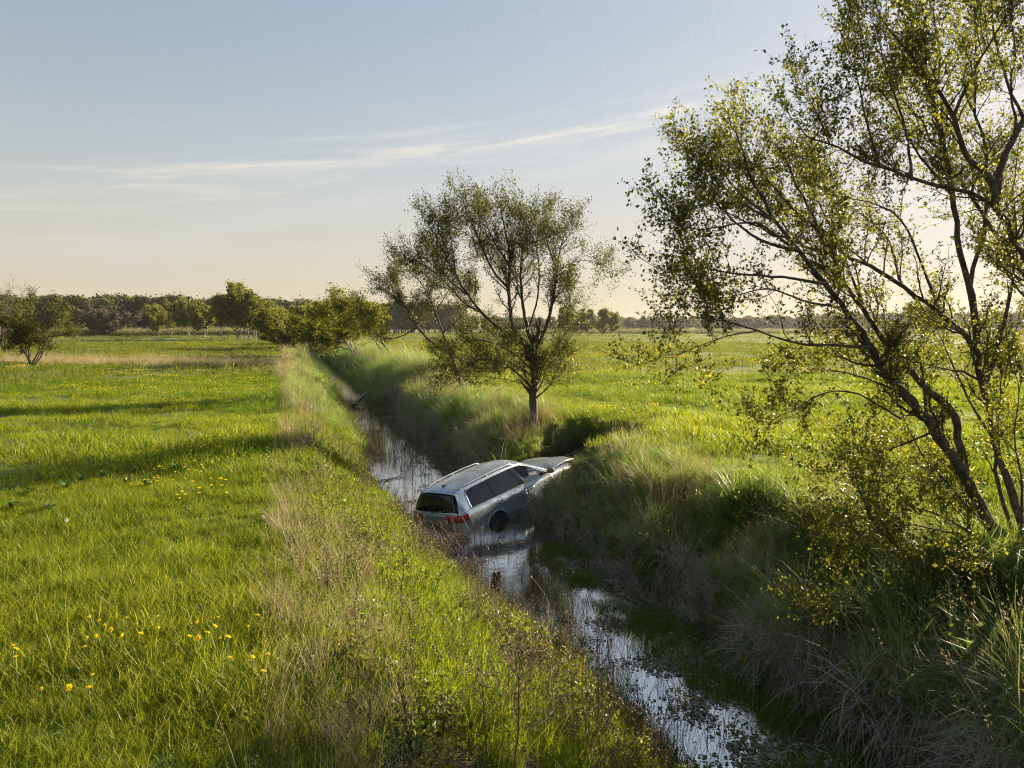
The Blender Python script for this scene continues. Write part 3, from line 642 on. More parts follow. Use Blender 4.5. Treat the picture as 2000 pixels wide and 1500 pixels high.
        patch('door_pillar', [(.13, zbelt(.13)), (.20, zbelt(.2))], [(.10, rt(.10)), (.15, rt(.15))], black, s, car, 4, 6, .001, smooth=False)
        # panes
        patch('side_window', [(-.60, zb(-.6)), (.13, zb(.13))], [(-.555, rt(-.55)), (.10, rt(.1))], tint, s, car, 14, 6, -.006, .004)
        patch('side_window', [(.20, zb(.2)), (1.03, zb(1.03))], [(.15, rt(.15)), (.5, rt(.5)), (.90, rt(.9))], tint, s, car, 16, 6, -.006, .004)
        patch('side_window', [(1.16, zb(1.16)), (2.07, zb(2.07))], [(1.0, rt(1.0)), (1.3, rt(1.3) - .01), (1.42, 1.27), (2.0, zb(2.0) + .02)], clear, s, car, 20, 6, -.006, .004)
        # bright surround of the side glass
        fr_ = [(-.61, zb(-.6) - .012), (-.2, zb(-.2) - .012), (.5, zb(.5) - .012), (1.1, zb(1.1) - .012), (1.7, zb(1.7) - .012), (2.10, zb(2.08) - .012)]
        up = [(-.61, zb(-.6) - .012), (-.60, 1.1), (-.575, 1.25), (-.55, rt(-.55)), (-.2, rt(-.2)), (.4, rt(.4)), (.9, rt(.9)), (1.25, rt(1.25)), (1.5, 1.235), (1.8, 1.08), (2.08, zb(2.08))]
        trim('window_trim', fr_, s, .0085, chrome, car); trim('window_trim', up, s, .0065, chrome, car)
        # roof rail: bar with feet
        xr = np.linspace(-.62, 1.12, 26); P = np.stack([xr, s * (yroof(xr) - .035), zroof(xr) + .048], 1); P[0, 2] -= .046; P[-1, 2] -= .046; P[1, 2] -= .012; P[-2, 2] -= .012
        Vt, Ft = tubes(P[None], np.full((1, 26), .0165), 8); rail = mesh_obj('roof_rail', Vt, Ft, railm, car, smooth=True)
        for fx in (.25,):
            Vt, Ft = tubes(np.array([[(fx - .04, s * (yroof(fx) - .035), zroof(fx) - .01), (fx, s * (yroof(fx) - .035), zroof(fx) + .05)]]), np.array([[.03, .014]]), 6); mesh_obj('rail_foot', Vt, Ft, railm, rail, smooth=True)
        # doors: proud skins with handle and rub strip
        for nm, x0b, x1b, x0t, x1t in (('rear_door', .34, 1.10, .10, 1.10), ('front_door', 1.115, 2.12, 1.115, 2.12)):
            zl = .33; rows = np.linspace(0, 1, 12); cols = np.linspace(0, 1, 18); Vd = []
            for a in rows:
                for b in cols:
                    xa, xb = x0b + (x0t - x0b) * sstep(.15, .75, a), x1b; x = xa + (xb - xa) * b; z = zl + (zsh(x) - .012 - zl) * a
                    Vd.append((x, s * (ylow(x, z) + .0035), z))
            nx = 18; i = np.arange(11)[:, None] * nx; j = np.arange(17)[None]; Fq = np.stack([i + j, i + j + 1, i + nx + j + 1, i + nx + j], -1).reshape(-1, 4)
            if s > 0: Fq = Fq[:, ::-1]
            door = mesh_obj('door', Vd, Fq, paint, car, smooth=True); mo = door.modifiers.new('t', 'SOLIDIFY'); mo.thickness = .006; mo.offset = -1
            seam = [(x0t, zsh(x0t) - .02), (x0t, .75), (x0b - .02 if nm == 'rear_door' else x0b, .52), (x0b, zl)]
            trim('door_seam', seam, s, .006, black, door, .001, ylow)
            if nm == 'rear_door': trim('door_seam', [(1.108, zsh(1.1) - .02), (1.108, zl)], s, .006, black, door, .001, ylow)
            hx = x0t + .06; hz = zsh(hx) - .13
            P = np.array([[(hx + t * .19, s * (ylow(hx, hz) + .012 + .022 * math.sin(math.pi * t)), hz + .01 * t) for t in np.linspace(0, 1, 8)]]); Vt, Ft = tubes(P, np.full((1, 8), .014), 6); mesh_obj('handle', Vt, Ft, paint, door, smooth=True)
            trim('rub_strip', [(x0b + .03, .475), ((x0b + x1b) / 2, .475), (x1b - .02, .475)], s, .013, chrome if False else black, door, .003, ylow)
            trim('rub_strip', [(x0b + .03, .492), ((x0b + x1b) / 2, .492), (x1b - .02, .492)], s, .004, chrome, door, .012, ylow)
        # wheel arch lips
        for cx in (0, 2.648):
            th = np.linspace(math.radians(-12), math.radians(192), 26); pts = [(cx + .368 * math.cos(t), .33 + .368 * math.sin(t)) for t in th]
            P = np.array([(x, s * (ylow(min(max(x, -.95), 3.4), max(z, .3)) - .004), z) for x, z in pts]); Vt, Ft = tubes(P[None], np.full((1, 26), .017), 6); mesh_obj('wheel_arch', Vt, Ft, paint, car, smooth=True)
        # tail lamp wrapping round the corner
        plan = [(x, wid(x)) for x in (-.74, -.82, -.90, -.96, -1.0, -1.03)] + [(-1.04, .50), (-1.045, .36)]
        plan = np.array(plan); tt = np.concatenate([[0], np.cumsum(np.hypot(*np.diff(plan, axis=0).T))]); uu = np.linspace(0, tt[-1], 22); px_, py_ = np.interp(uu, tt, plan[:, 0]), np.interp(uu, tt, plan[:, 1])
        def lamp(name, a, b, z0, z1, mat, off, par):
            Vl = []; n = b - a
            for k in range(a, b):
                tx = px_[min(k + 1, 21)] - px_[max(k - 1, 0)]; ty = py_[min(k + 1, 21)] - py_[max(k - 1, 0)]; l = math.hypot(tx, ty); nx_, ny_ = ty / l, -tx / l
                if nx_ > 0 and ny_ < 0: nx_, ny_ = -nx_, -ny_
                for z, o_ in ((z0, -.02), (z0 + .01, off), ((z0 + z1) / 2, off + .006), (z1 - .01, off), (z1, -.03)):
                    Vl.append((px_[k] + nx_ * -o_ * (1 if nx_ > 0 else -1) * (1), s * (py_[k] + abs(ny_) * o_), z)) if False else Vl.append((px_[k] - abs(nx_) * o_, s * (py_[k] + abs(ny_) * o_), z))
            Fl = [(i * 5 + j, (i + 1) * 5 + j, (i + 1) * 5 + j + 1, i * 5 + j + 1) for i in range(n - 1) for j in range(4)] + [tuple(range(5))[::-1], tuple((n - 1) * 5 + j for j in range(5))]
            return mesh_obj(name, Vl, Fl if s < 0 else [f[::-1] for f in Fl], mat, par, smooth=True)
        tl = lamp('tail_lamp', 2, 21, .765, .925, red, .012, car); lamp('lamp_insert', 9, 20, .775, .84, redd, .021, tl)
        # headlamp, mirror
        Vh = []; 
        for a in np.linspace(0, 1, 8):
            x = 3.10 + .34 * a; w = wid(x)
            for z0, k in ((zsh(x) - .20, .99), (zsh(x) - .09, .99), (zsh(x) - .015, .93)): Vh.append((x + .015, s * (w * k + .008), z0))
        hl = mesh_obj('headlamp', Vh, [(i * 3 + j, i * 3 + 3 + j, i * 3 + 4 + j, i * 3 + 1 + j) for i in range(7) for j in range(2)], lampm, car, smooth=True); mo = hl.modifiers.new('t', 'SOLIDIFY'); mo.thickness = .02
        bm = bmesh.new(); bmesh.ops.create_uvsphere(bm, u_segments=14, v_segments=9, radius=1, matrix=Matrix.Translation((1.98, s * .94, .985)) @ Matrix.Diagonal((.07, .105, .068, 1)))
        bmesh.ops.create_cube(bm, size=1, matrix=Matrix.Translation((1.99, s * .84, .94)) @ Matrix.Diagonal((.06, .10, .03, 1)))
        me = bpy.data.meshes.new('mirror'); bm.to_mesh(me); bm.free(); me.materials.append(brown if s < 0 else paint); o = bpy.data.objects.new('mirror', me); COL.objects.link(o); o.parent = car
        # wheels
        for cx in (0, 2.648):
            hub = empty('wheel'); hub.parent = car; hub.location = (cx, s * .775, .318)
            prof = [(.205, -.10), (.275, -.108), (.312, -.092), (.318, -.05), (.318, .05), (.312, .092), (.275, .108), (.205, .10), (.20, .0)]
            n = 36; Vw = [(r_ * math.cos(a), yy, r_ * math.sin(a)) for a in np.arange(n) * 2 * math.pi / n for r_, yy in prof]; kk = len(prof)
            mesh_obj('tyre', Vw, [(i * kk + j, i * kk + (j + 1) % kk, ((i + 1) % n) * kk + (j + 1) % kk, ((i + 1) % n) * kk + j) for i in range(n) for j in range(kk)], rubber, hub, smooth=True)
            bm = bmesh.new(); o_ = s * .075
            for q in range(5):
                a0 = q * 2 * math.pi / 5 + .3
                for da in (-.13, .13):
                    v = [bm.verts.new((r_ * math.cos(a0 + d), o_ + yy * s, r_ * math.sin(a0 + d))) for r_, d, yy in ((.05, da * 2 - .2, 0), (.05, da * 2 + .2, 0), (.205, da * 1.2 + .07, .012), (.205, da * 1.2 - .07, .012))]
                    v2 = [bm.verts.new(c.co - Vector((0, s * .03, 0))) for c in v]; bm.faces.new(v); bm.faces.new(v2[::-1])
                    for e in range(4): bm.faces.new((v[e], v[(e + 1) % 4], v2[(e + 1) % 4], v2[e]))
            bmesh.ops.create_cone(bm, cap_ends=True, segments=20, radius1=.065, radius2=.05, depth=.03, matrix=Matrix.Translation((0, o_, 0)) @ Matrix.Rotation(-s * math.pi / 2, 4, 'X'))
            rr = [(.205, .02), (.213, .012), (.213, -.03), (.195, -.06)]; vs = [[bm.verts.new((r_ * math.cos(a), o_ + yy * s, r_ * math.sin(a))) for r_, yy in rr] for a in np.arange(30) * 2 * math.pi / 30]
            for i in range(30):
                for j in range(3): bm.faces.new((vs[i][j], vs[i][j + 1], vs[(i + 1) % 30][j + 1], vs[(i + 1) % 30][j]))
            bmesh.ops.recalc_face_normals(bm, faces=bm.faces); me = bpy.data.meshes.new('rim'); bm.to_mesh(me); bm.free(); me.materials.append(alloy); o = bpy.data.objects.new('rim', me); COL.objects.link(o); o.parent = hub
    def sheet(name, fn, nu, nv, mat, parent, thick=.008):
        Vp = [fn(a, b) for a in np.linspace(0, 1, nu) for b in np.linspace(-1, 1, nv)]
        o = mesh_obj(name, Vp, [(i * nv + j, i * nv + j + 1, (i + 1) * nv + j + 1, (i + 1) * nv + j) for i in range(nu - 1) for j in range(nv - 1)], mat, parent, smooth=True)
        bm = bmesh.new(); bm.from_mesh(o.data); bmesh.ops.recalc_face_normals(bm, faces=bm.faces); bm.to_mesh(o.data); bm.free()
        mo = o.modifiers.new('t', 'SOLIDIFY'); mo.thickness = thick; return o
    # roof with spoiler lip
    def roof(a, b):
        x = 1.40 - 2.22 * a; xx = max(x, -.78); y = yroof(xx); return (x - .05 * (1 - b * b) * (a > .97) + .05 * (1 - b * b) * (a < .03), b * y, zroof(xx) + .055 * (1 - b * b) ** .8 - .02 * max(0, a - .97) / .03)
    sheet('roof', roof, 34, 17, paint, car, .012)
    zc = lambda a, b: None
    sheet('windscreen', lambda a, b: (1.41 + .05 * (1 - b * b) + (.74 + .03 * (1 - b * b)) * a, b * (.55 + (.70 - .55) * a), zroof(1.4) + .05 * (1 - b * b) - .47 * a + .05 * math.sin(math.pi * a) * .5 - .03 * (1 - b * b) * a), 12, 13, clear, car, .005)
    rw = sheet('rear_window', lambda a, b: (-.80 - .045 * (1 - b * b) - .155 * a - .03 * math.sin(math.pi * a), b * (.515 + .135 * a), 1.318 + .03 * (1 - b * b) * (1 - a) - .345 * a), 10, 15, tint, car, .005)
    P = np.array([[(-.975 - .0, .05 - .02, .99), (-.962, .2, 1.05), (-.955, .42, 1.075)]]); P[..., 0] -= .05; Vt, Ft = tubes(P, np.full((1, 3), .008), 5); mesh_obj('wiper', Vt, Ft, black, rw, smooth=True)
    # tailgate skin, plate, badge rings
    tg = sheet('tailgate', lambda a, b: (-.955 - .04 * (1 - b * b) - .06 * sstep(0, .35, a) + .02 * a, b * (.66 + .0 * a), .975 - .34 * a), 10, 15, paint, car, .01)
    ring_V = []
    for k in range(4):
        a = np.linspace(0, 2 * math.pi, 17)[:-1]; cy = (k - 1.5) * .042; Pp = np.stack([np.full(17, -1.066), cy + .029 * np.cos(np.linspace(0, 2 * math.pi, 17)), .845 + .029 * np.sin(np.linspace(0, 2 * math.pi, 17))], 1); ring_V.append(tubes(Pp[None], np.full((1, 17), .0035), 5))
    Vt, Ft = join(ring_V); mesh_obj('badge', Vt, Ft, chrome, tg, smooth=True)
    # rear bumper
    def bump(a, b):
        y = b * (.80 - .04 * abs(a - .5)); cr = abs(b) ** 6; return (-1.06 - .035 * math.sin(math.pi * a) + .18 * cr, y, .34 + .30 * a)
    sheet('bumper', bump, 8, 21, paint, car, .02)
    # bonnet sprung open a hand's width and dirty; bent at the front
    def bon(a, b):
        x = 2.16 + 1.34 * a; w = .80 * wid(min(x, 3.4)); lift = .20 * a + .02 * math.sin(6 * b + 3 * a) * a
        return (x - .10 * a * b * b, b * w, I(x, [2.16, 2.6, 3.0, 3.3, 3.5], [.90, .905, .875, .81, .745]) + .012 + lift * .5 - .02 * b * b)
    sheet('bonnet', bon, 16, 17, paint, car, .014)
    # cabin
    def block(name, mat, parent, boxes, bevel=.04):
        bm = bmesh.new()
        for (cx, cy, cz, sx, sy, sz, ry) in boxes: bmesh.ops.create_cube(bm, size=1, matrix=Matrix.Translation((cx, cy, cz)) @ Matrix.Rotation(ry, 4, 'Y') @ Matrix.Diagonal((sx, sy, sz, 1)))
        bmesh.ops.bevel(bm, geom=bm.edges[:], offset=bevel, segments=2, affect='EDGES'); me = bpy.data.meshes.new(name); bm.to_mesh(me); bm.free(); me.materials.append(mat); o = bpy.data.objects.new(name, me); COL.objects.link(o); o.parent = parent; return o
    for s in (-.38, .38): block('seat', seatm, car, [(1.30, s, .58, .5, .48, .16, 0), (1.05, s, .88, .14, .46, .60, -.22), (.98, s, 1.22, .09, .26, .17, -.15)])
    block('rear_seat', seatm, car, [(.50, 0, .56, .46, 1.25, .16, 0), (.25, 0, .85, .14, 1.25, .60, -.25)])
    block('dashboard', black, car, [(1.98, 0, .80, .34, 1.36, .22, .1)])
    Pp = np.array([(1.70 + .06 * math.sin(t), .38 + .18 * math.cos(t), .90 + .17 * math.sin(t)) for t in np.linspace(0, 2 * math.pi, 25)]); Vt, Ft = tubes(Pp[None], np.full((1, 25), .014), 6); mesh_obj('steering_wheel', Vt, Ft, black, car, smooth=True)
    block('airbag', bag, car, [(1.52, -.64, .93, .62, .13, .26, .12)], .06); block('airbag', bag, car, [(1.15, .60, 1.22, .9, .05, .18, .04)], .024)
    # aerial fin
    mesh_obj('aerial', [(-.62, -.02, 1.40), (-.62, .02, 1.40), (-.45, 0, 1.415), (-.63, -.004, 1.475), (-.63, .004, 1.475)], [(0, 1, 4, 3), (0, 3, 2), (1, 2, 4), (3, 4, 2), (0, 2, 1)], black, car)
    # driver's rub: mud shelf of soil on the scuttle
    return car
build_car()

# ------------------------------------------------------------------ trees
def px_path(pts, Y0, Y1=None):               # traced limb with its own run in depth
    Y1 = Y0 if Y1 is None else Y1; n = len(pts)
    return np.array([at(p[0], p[1], Y0 + (Y1 - Y0) * i / max(1, n - 1)) for i, p in enumerate(pts)])
def tree(name, base, limbs, seed, label, cat='tree', group=None, nb=16, blen=1.0, nt_=8, tlen=.4, nl=8, lsize=.05, lmat='leaf_near', bmat='bark', wind=(0, 0, 0), up=.25, t0=.25, wide=.62, leaf_jit=.03, top=1.0, flat=0.0, bare=0.0):
    r = np.random.default_rng(seed); base = np.asarray(base, float); wind = np.asarray(wind, float)
    root = empty(name, base); tag(root, label, cat, group); trunkmat = M[bmat]
    tr = []; S1, D1, L1, R1 = [], [], [], []
    for (P, r0, r1) in limbs:
        K = max(10, int(len(P) * 3)); Q = resample(P, K); ln = np.linalg.norm(np.diff(Q, axis=0), axis=1).sum()
        Q[1:-1] += r.normal(size=(K - 2, 3)) * min(.012 * ln / 3, .05) * .6
        R = np.linspace(r0, r1, K) * (1 + .06 * r.normal(size=K)); tr.append(tubes(Q[None], R[None], 8 if r0 > .03 else 5))
        T = np.gradient(Q, axis=0); T /= np.linalg.norm(T, axis=1, keepdims=True)
        n = int(nb * (.5 + .5 * ln / 3) * (1 if r0 > .02 else .6)); tt = np.sort(t0 + (1 - t0) * r.random(n) ** .8); idx = tt * (K - 1)
        for t, f in zip(tt, idx):
            i = min(int(f), K - 2); p = Q[i] + (Q[i + 1] - Q[i]) * (f - i)
            q = r.normal(size=3); q -= q @ T[i] * T[i]; q /= np.linalg.norm(q)
            ang = math.radians(r.uniform(28, 72)); d = T[i] * math.cos(ang) + q * math.sin(ang) + A(0, 0, .15)
            S1.append(p); D1.append(d); L1.append(blen * r.uniform(.45, 1.15) * (1.15 - .55 * t)); R1.append(max(.004, min(.45 * (r0 + (r1 - r0) * t), .03)))
        S1.append(Q[-1]); D1.append(T[-1]); L1.append(blen * .6); R1.append(max(r1, .004))
    V, F = join(tr)
    trunk = mesh_obj('trunk', V - base, F, M[bmat], root, smooth=True)
    S1, D1, L1, R1 = map(np.array, (S1, D1, L1, R1))
    B = grow(S1, D1, L1, 8, r, up, .32, wind); bv = [tubes(B, R1[:, None] * np.linspace(1, .3, 8)[None], 5)]
    n2 = len(S1) * nt_; bi = np.repeat(np.arange(len(S1)), nt_); k = r.integers(2, 8, n2); S2 = B[bi, k]
    d2 = B[bi, k] - B[bi, k - 1]; d2 /= np.linalg.norm(d2, axis=1, keepdims=True); d2 = d2 + r.normal(size=(n2, 3)) * .75 + A(0, 0, .25)
    d2[:, 2] *= (1 - flat)
    T2 = grow(S2, d2, tlen * r.uniform(.5, 1.25, n2), 5, r, up * .8, .35, wind * .5)
    bv.append(tubes(T2, np.maximum(R1[bi][:, None] * .22, .0022) * np.linspace(1, .5, 5)[None], 3))
    V, F = join(bv); mesh_obj('branches', V - base, F, M['bark'], root, smooth=False)['kind'] = 'stuff'
    k = r.integers(1, 5, (n2, nl)); pos = np.take_along_axis(T2, k[..., None].repeat(3, 2), 1); pos = (pos + r.normal(size=pos.shape) * leaf_jit)
    if bare > 0: keep = r.random(n2) > bare; pos = pos[keep]
    pos = pos.reshape(-1, 3); d3 = r.normal(size=pos.shape) + A(0, 0, -.1); sz = lsize * r.uniform(.6, 1.25, len(pos))
    V, F = leaves(pos, d3, sz, r, wide); zz = pos[:, 2]; bc = np.clip(r.normal(.48, .24, len(pos)), 0, 1)
    mesh_obj('crown', V - base, F, M[lmat], root, attrs={'bc': np.repeat(bc, 4)})['kind'] = 'stuff'
    return root

def near_tree():
    b = ground_at(1995, 1105, -.05)
    b = A(6.25, 8.65, float(height(A(6.25), A(8.65))[0]) - .05)
    def L(pts, y0, y1, r0, r1): return (np.concatenate([px_path(pts, y0, y1)]), r0, r1)
    def LB(pts, y0, y1, r0, r1): return (np.concatenate([[b], px_path(pts, y0, y1)]), r0, r1)
    limbs = [
        LB([(1985, 1085), (1935, 1020), (1900, 960), (1878, 914), (1823, 833), (1772, 773), (1716, 718), (1703, 679), (1665, 615), (1614, 555), (1560, 490), (1510, 430), (1470, 360), (1455, 310)], 8.5, 7.7, .075, .012),
        L([(1885, 925), (1874, 870), (1868, 805), (1819, 769), (1772, 718), (1725, 667), (1690, 610), (1640, 540), (1600, 450), (1560, 370), (1530, 300)], 8.45, 8.9, .05, .010),
        LB([(2010, 1050), (1968, 935), (1942, 859), (1921, 765), (1908, 671), (1840, 615), (1759, 560), (1700, 515), (1640, 500), (1560, 478), (1490, 445), (1440, 425)], 8.6, 9.3, .055, .010),
        L([(1908, 671), (1895, 560), (1870, 470), (1858, 380), (1850, 300), (1822, 200), (1790, 110), (1760, 20), (1740, -80)], 8.9, 9.4, .042, .010),
        LB([(2050, 1000), (2060, 850), (2060, 700), (2020, 540), (1945, 395), (1880, 376), (1780, 352), (1720, 328), (1650, 295), (1600, 275)], 8.6, 8.0, .06, .010),
        L([(1945, 395), (1940, 345), (1884, 305), (1864, 224), (1824, 164), (1780, 110), (1740, 60)], 8.2, 7.8, .04, .010),
        L([(1945, 395), (1960, 300), (2000, 235), (2050, 120), (2080, 0), (2090, -120)], 8.2, 8.4, .04, .010),
        LB([(2080, 980), (2110, 800), (2090, 640), (2010, 560), (1955, 475), (1908, 400), (1850, 330), (1800, 230), (1760, 190)], 8.8, 9.6, .05, .010),
        LB([(2120, 950), (2190, 700), (2200, 420), (2180, 200), (2150, -40)], 8.6, 8.2, .055, .012),
        L([(1614, 555), (1530, 540), (1440, 536), (1352, 520), (1310, 530)], 7.7, 7.2, .018, .004),
        L([(1560, 490), (1480, 470), (1420, 420), (1380, 370)], 7.65, 7.3, .02, .005),
        L([(1510, 430), (1440, 375), (1400, 320)], 7.6, 8.2, .02, .005),
        L([(1706, 680), (1635, 675), (1550, 673), (1481, 645), (1400, 625), (1350, 618)], 8.0, 7.3, .02, .004),
        L([(1481, 645), (1420, 655), (1350, 682), (1310, 698)], 7.6, 7.2, .008, .003),
        L([(1760, 818), (1700, 780), (1648, 760), (1601, 769), (1571, 790), (1507, 822)], 8.2, 7.6, .014, .004),
        L([(1830, 840), (1760, 870), (1700, 890), (1660, 900)], 8.3, 9.2, .016, .004),
        L([(1640, 600), (1570, 590), (1500, 560), (1440, 575), (1400, 590)], 7.8, 8.3, .016, .004),
        LB([(2020, 1140), (1971, 1152), (1928, 1162), (1892, 1155), (1856, 1138), (1815, 1122), (1770, 1085), (1740, 1060), (1700, 1010), (1675, 950)], 8.1, 7.3, .035, .006),
        L([(1827, 1126), (1775, 1150), (1720, 1150), (1670, 1165), (1620, 1170)], 7.8, 7.3, .010, .003),
        LB([(1985, 1090), (1900, 1050), (1850, 1010), (1780, 990), (1720, 960), (1690, 900)], 8.4, 7.8, .02, .005),
        L([(1942, 859), (1900, 800), (1850, 690), (1830, 640)], 8.8, 9.4, .02, .005),
        L([(1921, 765), (1960, 640), (1985, 520), (1975, 400), (1990, 280)], 8.9, 9.8, .03, .006),
        L([(1895, 560), (1930, 430), (1925, 300), (1900, 180), (1910, 60), (1890, -60)], 9.2, 10.0, .03, .006),
        L([(1858, 380), (1790, 300), (1740, 200), (1710, 160)], 9.2, 8.6, .02, .005),
        L([(1840, 615), (1800, 520), (1770, 430), (1700, 390), (1620, 380)], 9.1, 8.6, .02, .005),
        L([(1759, 560), (1740, 470), (1690, 420), (1650, 400), (1620, 370)], 9.1, 9.8, .02, .005),
        L([(1864, 224), (1900, 140), (1950, 60), (1990, -30)], 7.9, 7.6, .02, .005),
        L([(2000, 235), (1960, 150), (1940, 60), (1930, -40)], 8.3, 8.8, .02, .005),
        L([(1690, 610), (1650, 500), (1600, 400), (1570, 340)], 8.8, 9.5, .02, .005),
        L([(1620, 280), (1600, 230), (1580, 190)], 8.0, 7.8, .012, .004),
        LB([(1990, 1080), (1960, 980), (1940, 900), (1950, 800), (1970, 700), (1990, 620)], 8.7, 9.4, .03, .006),
        LB([(1950, 1060), (1900, 1000), (1840, 930), (1790, 880), (1760, 800), (1740, 740)], 8.5, 9.0, .022, .005),
        LB([(1940, 1070), (1850, 1040), (1770, 1020), (1700, 1040), (1650, 1060)], 8.3, 7.6, .018, .004),
        LB([(1960, 1060), (1900, 980), (1840, 960), (1780, 930), (1740, 880)], 8.5, 9.6, .02, .004),
        LB([(1990, 1060), (2000, 960), (1980, 860), (1990, 760)], 8.3, 7.7, .02, .005),
        L([(1772, 773), (1700, 740), (1620, 720), (1560, 730)], 8.2, 8.9, .014, .004),
        L([(1510, 430), (1450, 400), (1400, 350), (1370, 300)], 7.7, 8.4, .016, .004),
        L([(1552, 488), (1480, 430), (1420, 440), (1370, 450), (1330, 440)], 7.7, 7.0, .016, .004),
        L([(1600, 450), (1540, 400), (1480, 330), (1450, 260)], 8.85, 9.3, .016, .004),
        L([(1720, 328), (1690, 240), (1680, 170), (1660, 110)], 8.0, 7.4, .016, .004),
        L([(1780, 352), (1770, 250), (1740, 170), (1720, 90), (1700, 30)], 8.0, 8.8, .018, .004),
        L([(1822, 200), (1840, 110), (1820, 30), (1830, -50)], 9.4, 9.0, .018, .004),
        L([(1908, 400), (1850, 320), (1810, 280), (1770, 260)], 9.3, 10.2, .016, .004),
        L([(1940, 345), (1990, 260), (1970, 180), (1985, 90), (1970, 0)], 8.2, 7.6, .018, .004),
        L([(1692, 512), (1600, 440), (1540, 420), (1480, 380)], 9.1, 9.7, .014, .004),
    ]
    tree('birch_tree', b, limbs, 5, 'large multi-stemmed tree with yellow-green spring leaves leaning in from the right edge', nb=22, blen=.85, nt_=14, tlen=.32, nl=9, lsize=.041, wind=(-.25, 0, .1), up=.28, t0=.30, leaf_jit=.018)
near_tree()

def mid_tree():
    Y = 20.6; b = A(.63, Y, 0); b[2] = float(height(b[:1], b[1:2])[0]) - .05
    z = lambda x, y: (760 + x / 2.884, 340 + y / 2.884)
    def L(pts, y0, y1, r0, r1): return (px_path([z(*p) for p in pts], y0, y1), r0, r1)
    trunk = (np.concatenate([[b], px_path([z(*p) for p in [(815, 1340), (808, 1250), (822, 1150), (828, 1050), (820, 970)]], Y, Y)]), .125, .085)
    limbs = [trunk,
        L([(820, 970), (790, 920), (775, 850), (755, 740), (745, 650), (740, 520), (760, 400), (790, 300), (800, 230)], Y, Y + .5, .06, .012),
        L([(815, 1000), (760, 950), (705, 905), (685, 800), (670, 640), (685, 500), (665, 360), (640, 270), (630, 210)], Y, Y - .5, .075, .012),
        L([(825, 990), (865, 910), (890, 840), (910, 770), (935, 640), (945, 540), (965, 420), (990, 330)], Y, Y + .3, .06, .012),
        L([(945, 560), (1000, 510), (1060, 490), (1130, 485), (1190, 500), (1245, 535)], Y + .2, Y, .016, .004),
        L([(945, 540), (900, 420), (875, 310), (890, 230)], Y + .2, Y + .9, .03, .008),
        L([(730, 930), (620, 870), (520, 780), (440, 680), (380, 580), (320, 470), (270, 360), (215, 270)], Y - .2, Y - 1.1, .05, .010),
        L([(520, 780), (430, 740), (350, 640), (240, 540), (150, 480), (90, 465)], Y - .5, Y, .028, .006),
        L([(670, 640), (590, 560), (530, 430), (480, 310), (440, 210), (410, 150)], Y - .3, Y - .8, .035, .008),
        L([(680, 520), (600, 400), (550, 290), (520, 190)], Y - .4, Y + .6, .03, .008),
        L([(760, 740), (700, 600), (600, 500), (500, 440)], Y + .3, Y + 1.2, .03, .008),
        L([(600, 500), (520, 400), (430, 330), (340, 290)], Y + .8, Y + 1.0, .02, .006),
        L([(440, 680), (340, 600), (260, 500), (200, 400)], Y - .6, Y + .2, .025, .006),
        L([(380, 580), (360, 440), (340, 330), (320, 240)], Y - .8, Y - .6, .02, .006),
        L([(960, 420), (1010, 350), (1050, 290)], Y + .3, Y - .4, .016, .005),
        L([(940, 600), (990, 680), (1000, 640)], Y + .2, Y - .3, .014, .005),
        L([(790, 860), (840, 700), (850, 540), (830, 400), (760, 260), (730, 190)], Y, Y - 1.0, .03, .008),
        L([(800, 1200), (740, 1140), (690, 1090), (600, 1050), (500, 1040), (400, 1110), (330, 1130)], Y, Y - 1.0, .03, .006),
        L([(815, 1120), (720, 1020), (620, 960), (520, 930), (420, 950)], Y, Y - .6, .03, .006),
        L([(830, 1260), (900, 1200), (945, 1120), (970, 1040), (1000, 980)], Y, Y - .4, .025, .006),
        L([(830, 1120), (900, 1040), (950, 960), (1000, 880), (1010, 760), (1030, 660)], Y, Y + .6, .03, .006),
        L([(820, 1080), (780, 1000), (700, 980), (650, 1020), (600, 1100)], Y, Y - 1.2, .02, .005),
        L([(815, 1230), (750, 1180), (680, 1160), (600, 1150), (540, 1140)], Y, Y - .4, .018, .005),
        L([(815, 1150), (740, 1080), (640, 1090), (560, 1100), (480, 1090)], Y, Y + .5, .02, .005),
        L([(825, 1050), (760, 960), (680, 930), (600, 900), (540, 870)], Y, Y + .7, .02, .005),
        L([(830, 1180), (860, 1060), (900, 1000), (930, 1080), (960, 1140)], Y, Y - .9, .02, .005)]
    tree('willow_tree', b, limbs, 8, 'airy round-crowned tree on the right bank just beyond the car', nb=26, blen=1.05, nt_=13, tlen=.42, nl=8, lsize=.068, lmat='leaf_mid', bmat='bark_mix', wind=(-.15, 0, .1), up=.25, t0=.25, wide=.42, leaf_jit=.04)
mid_tree()

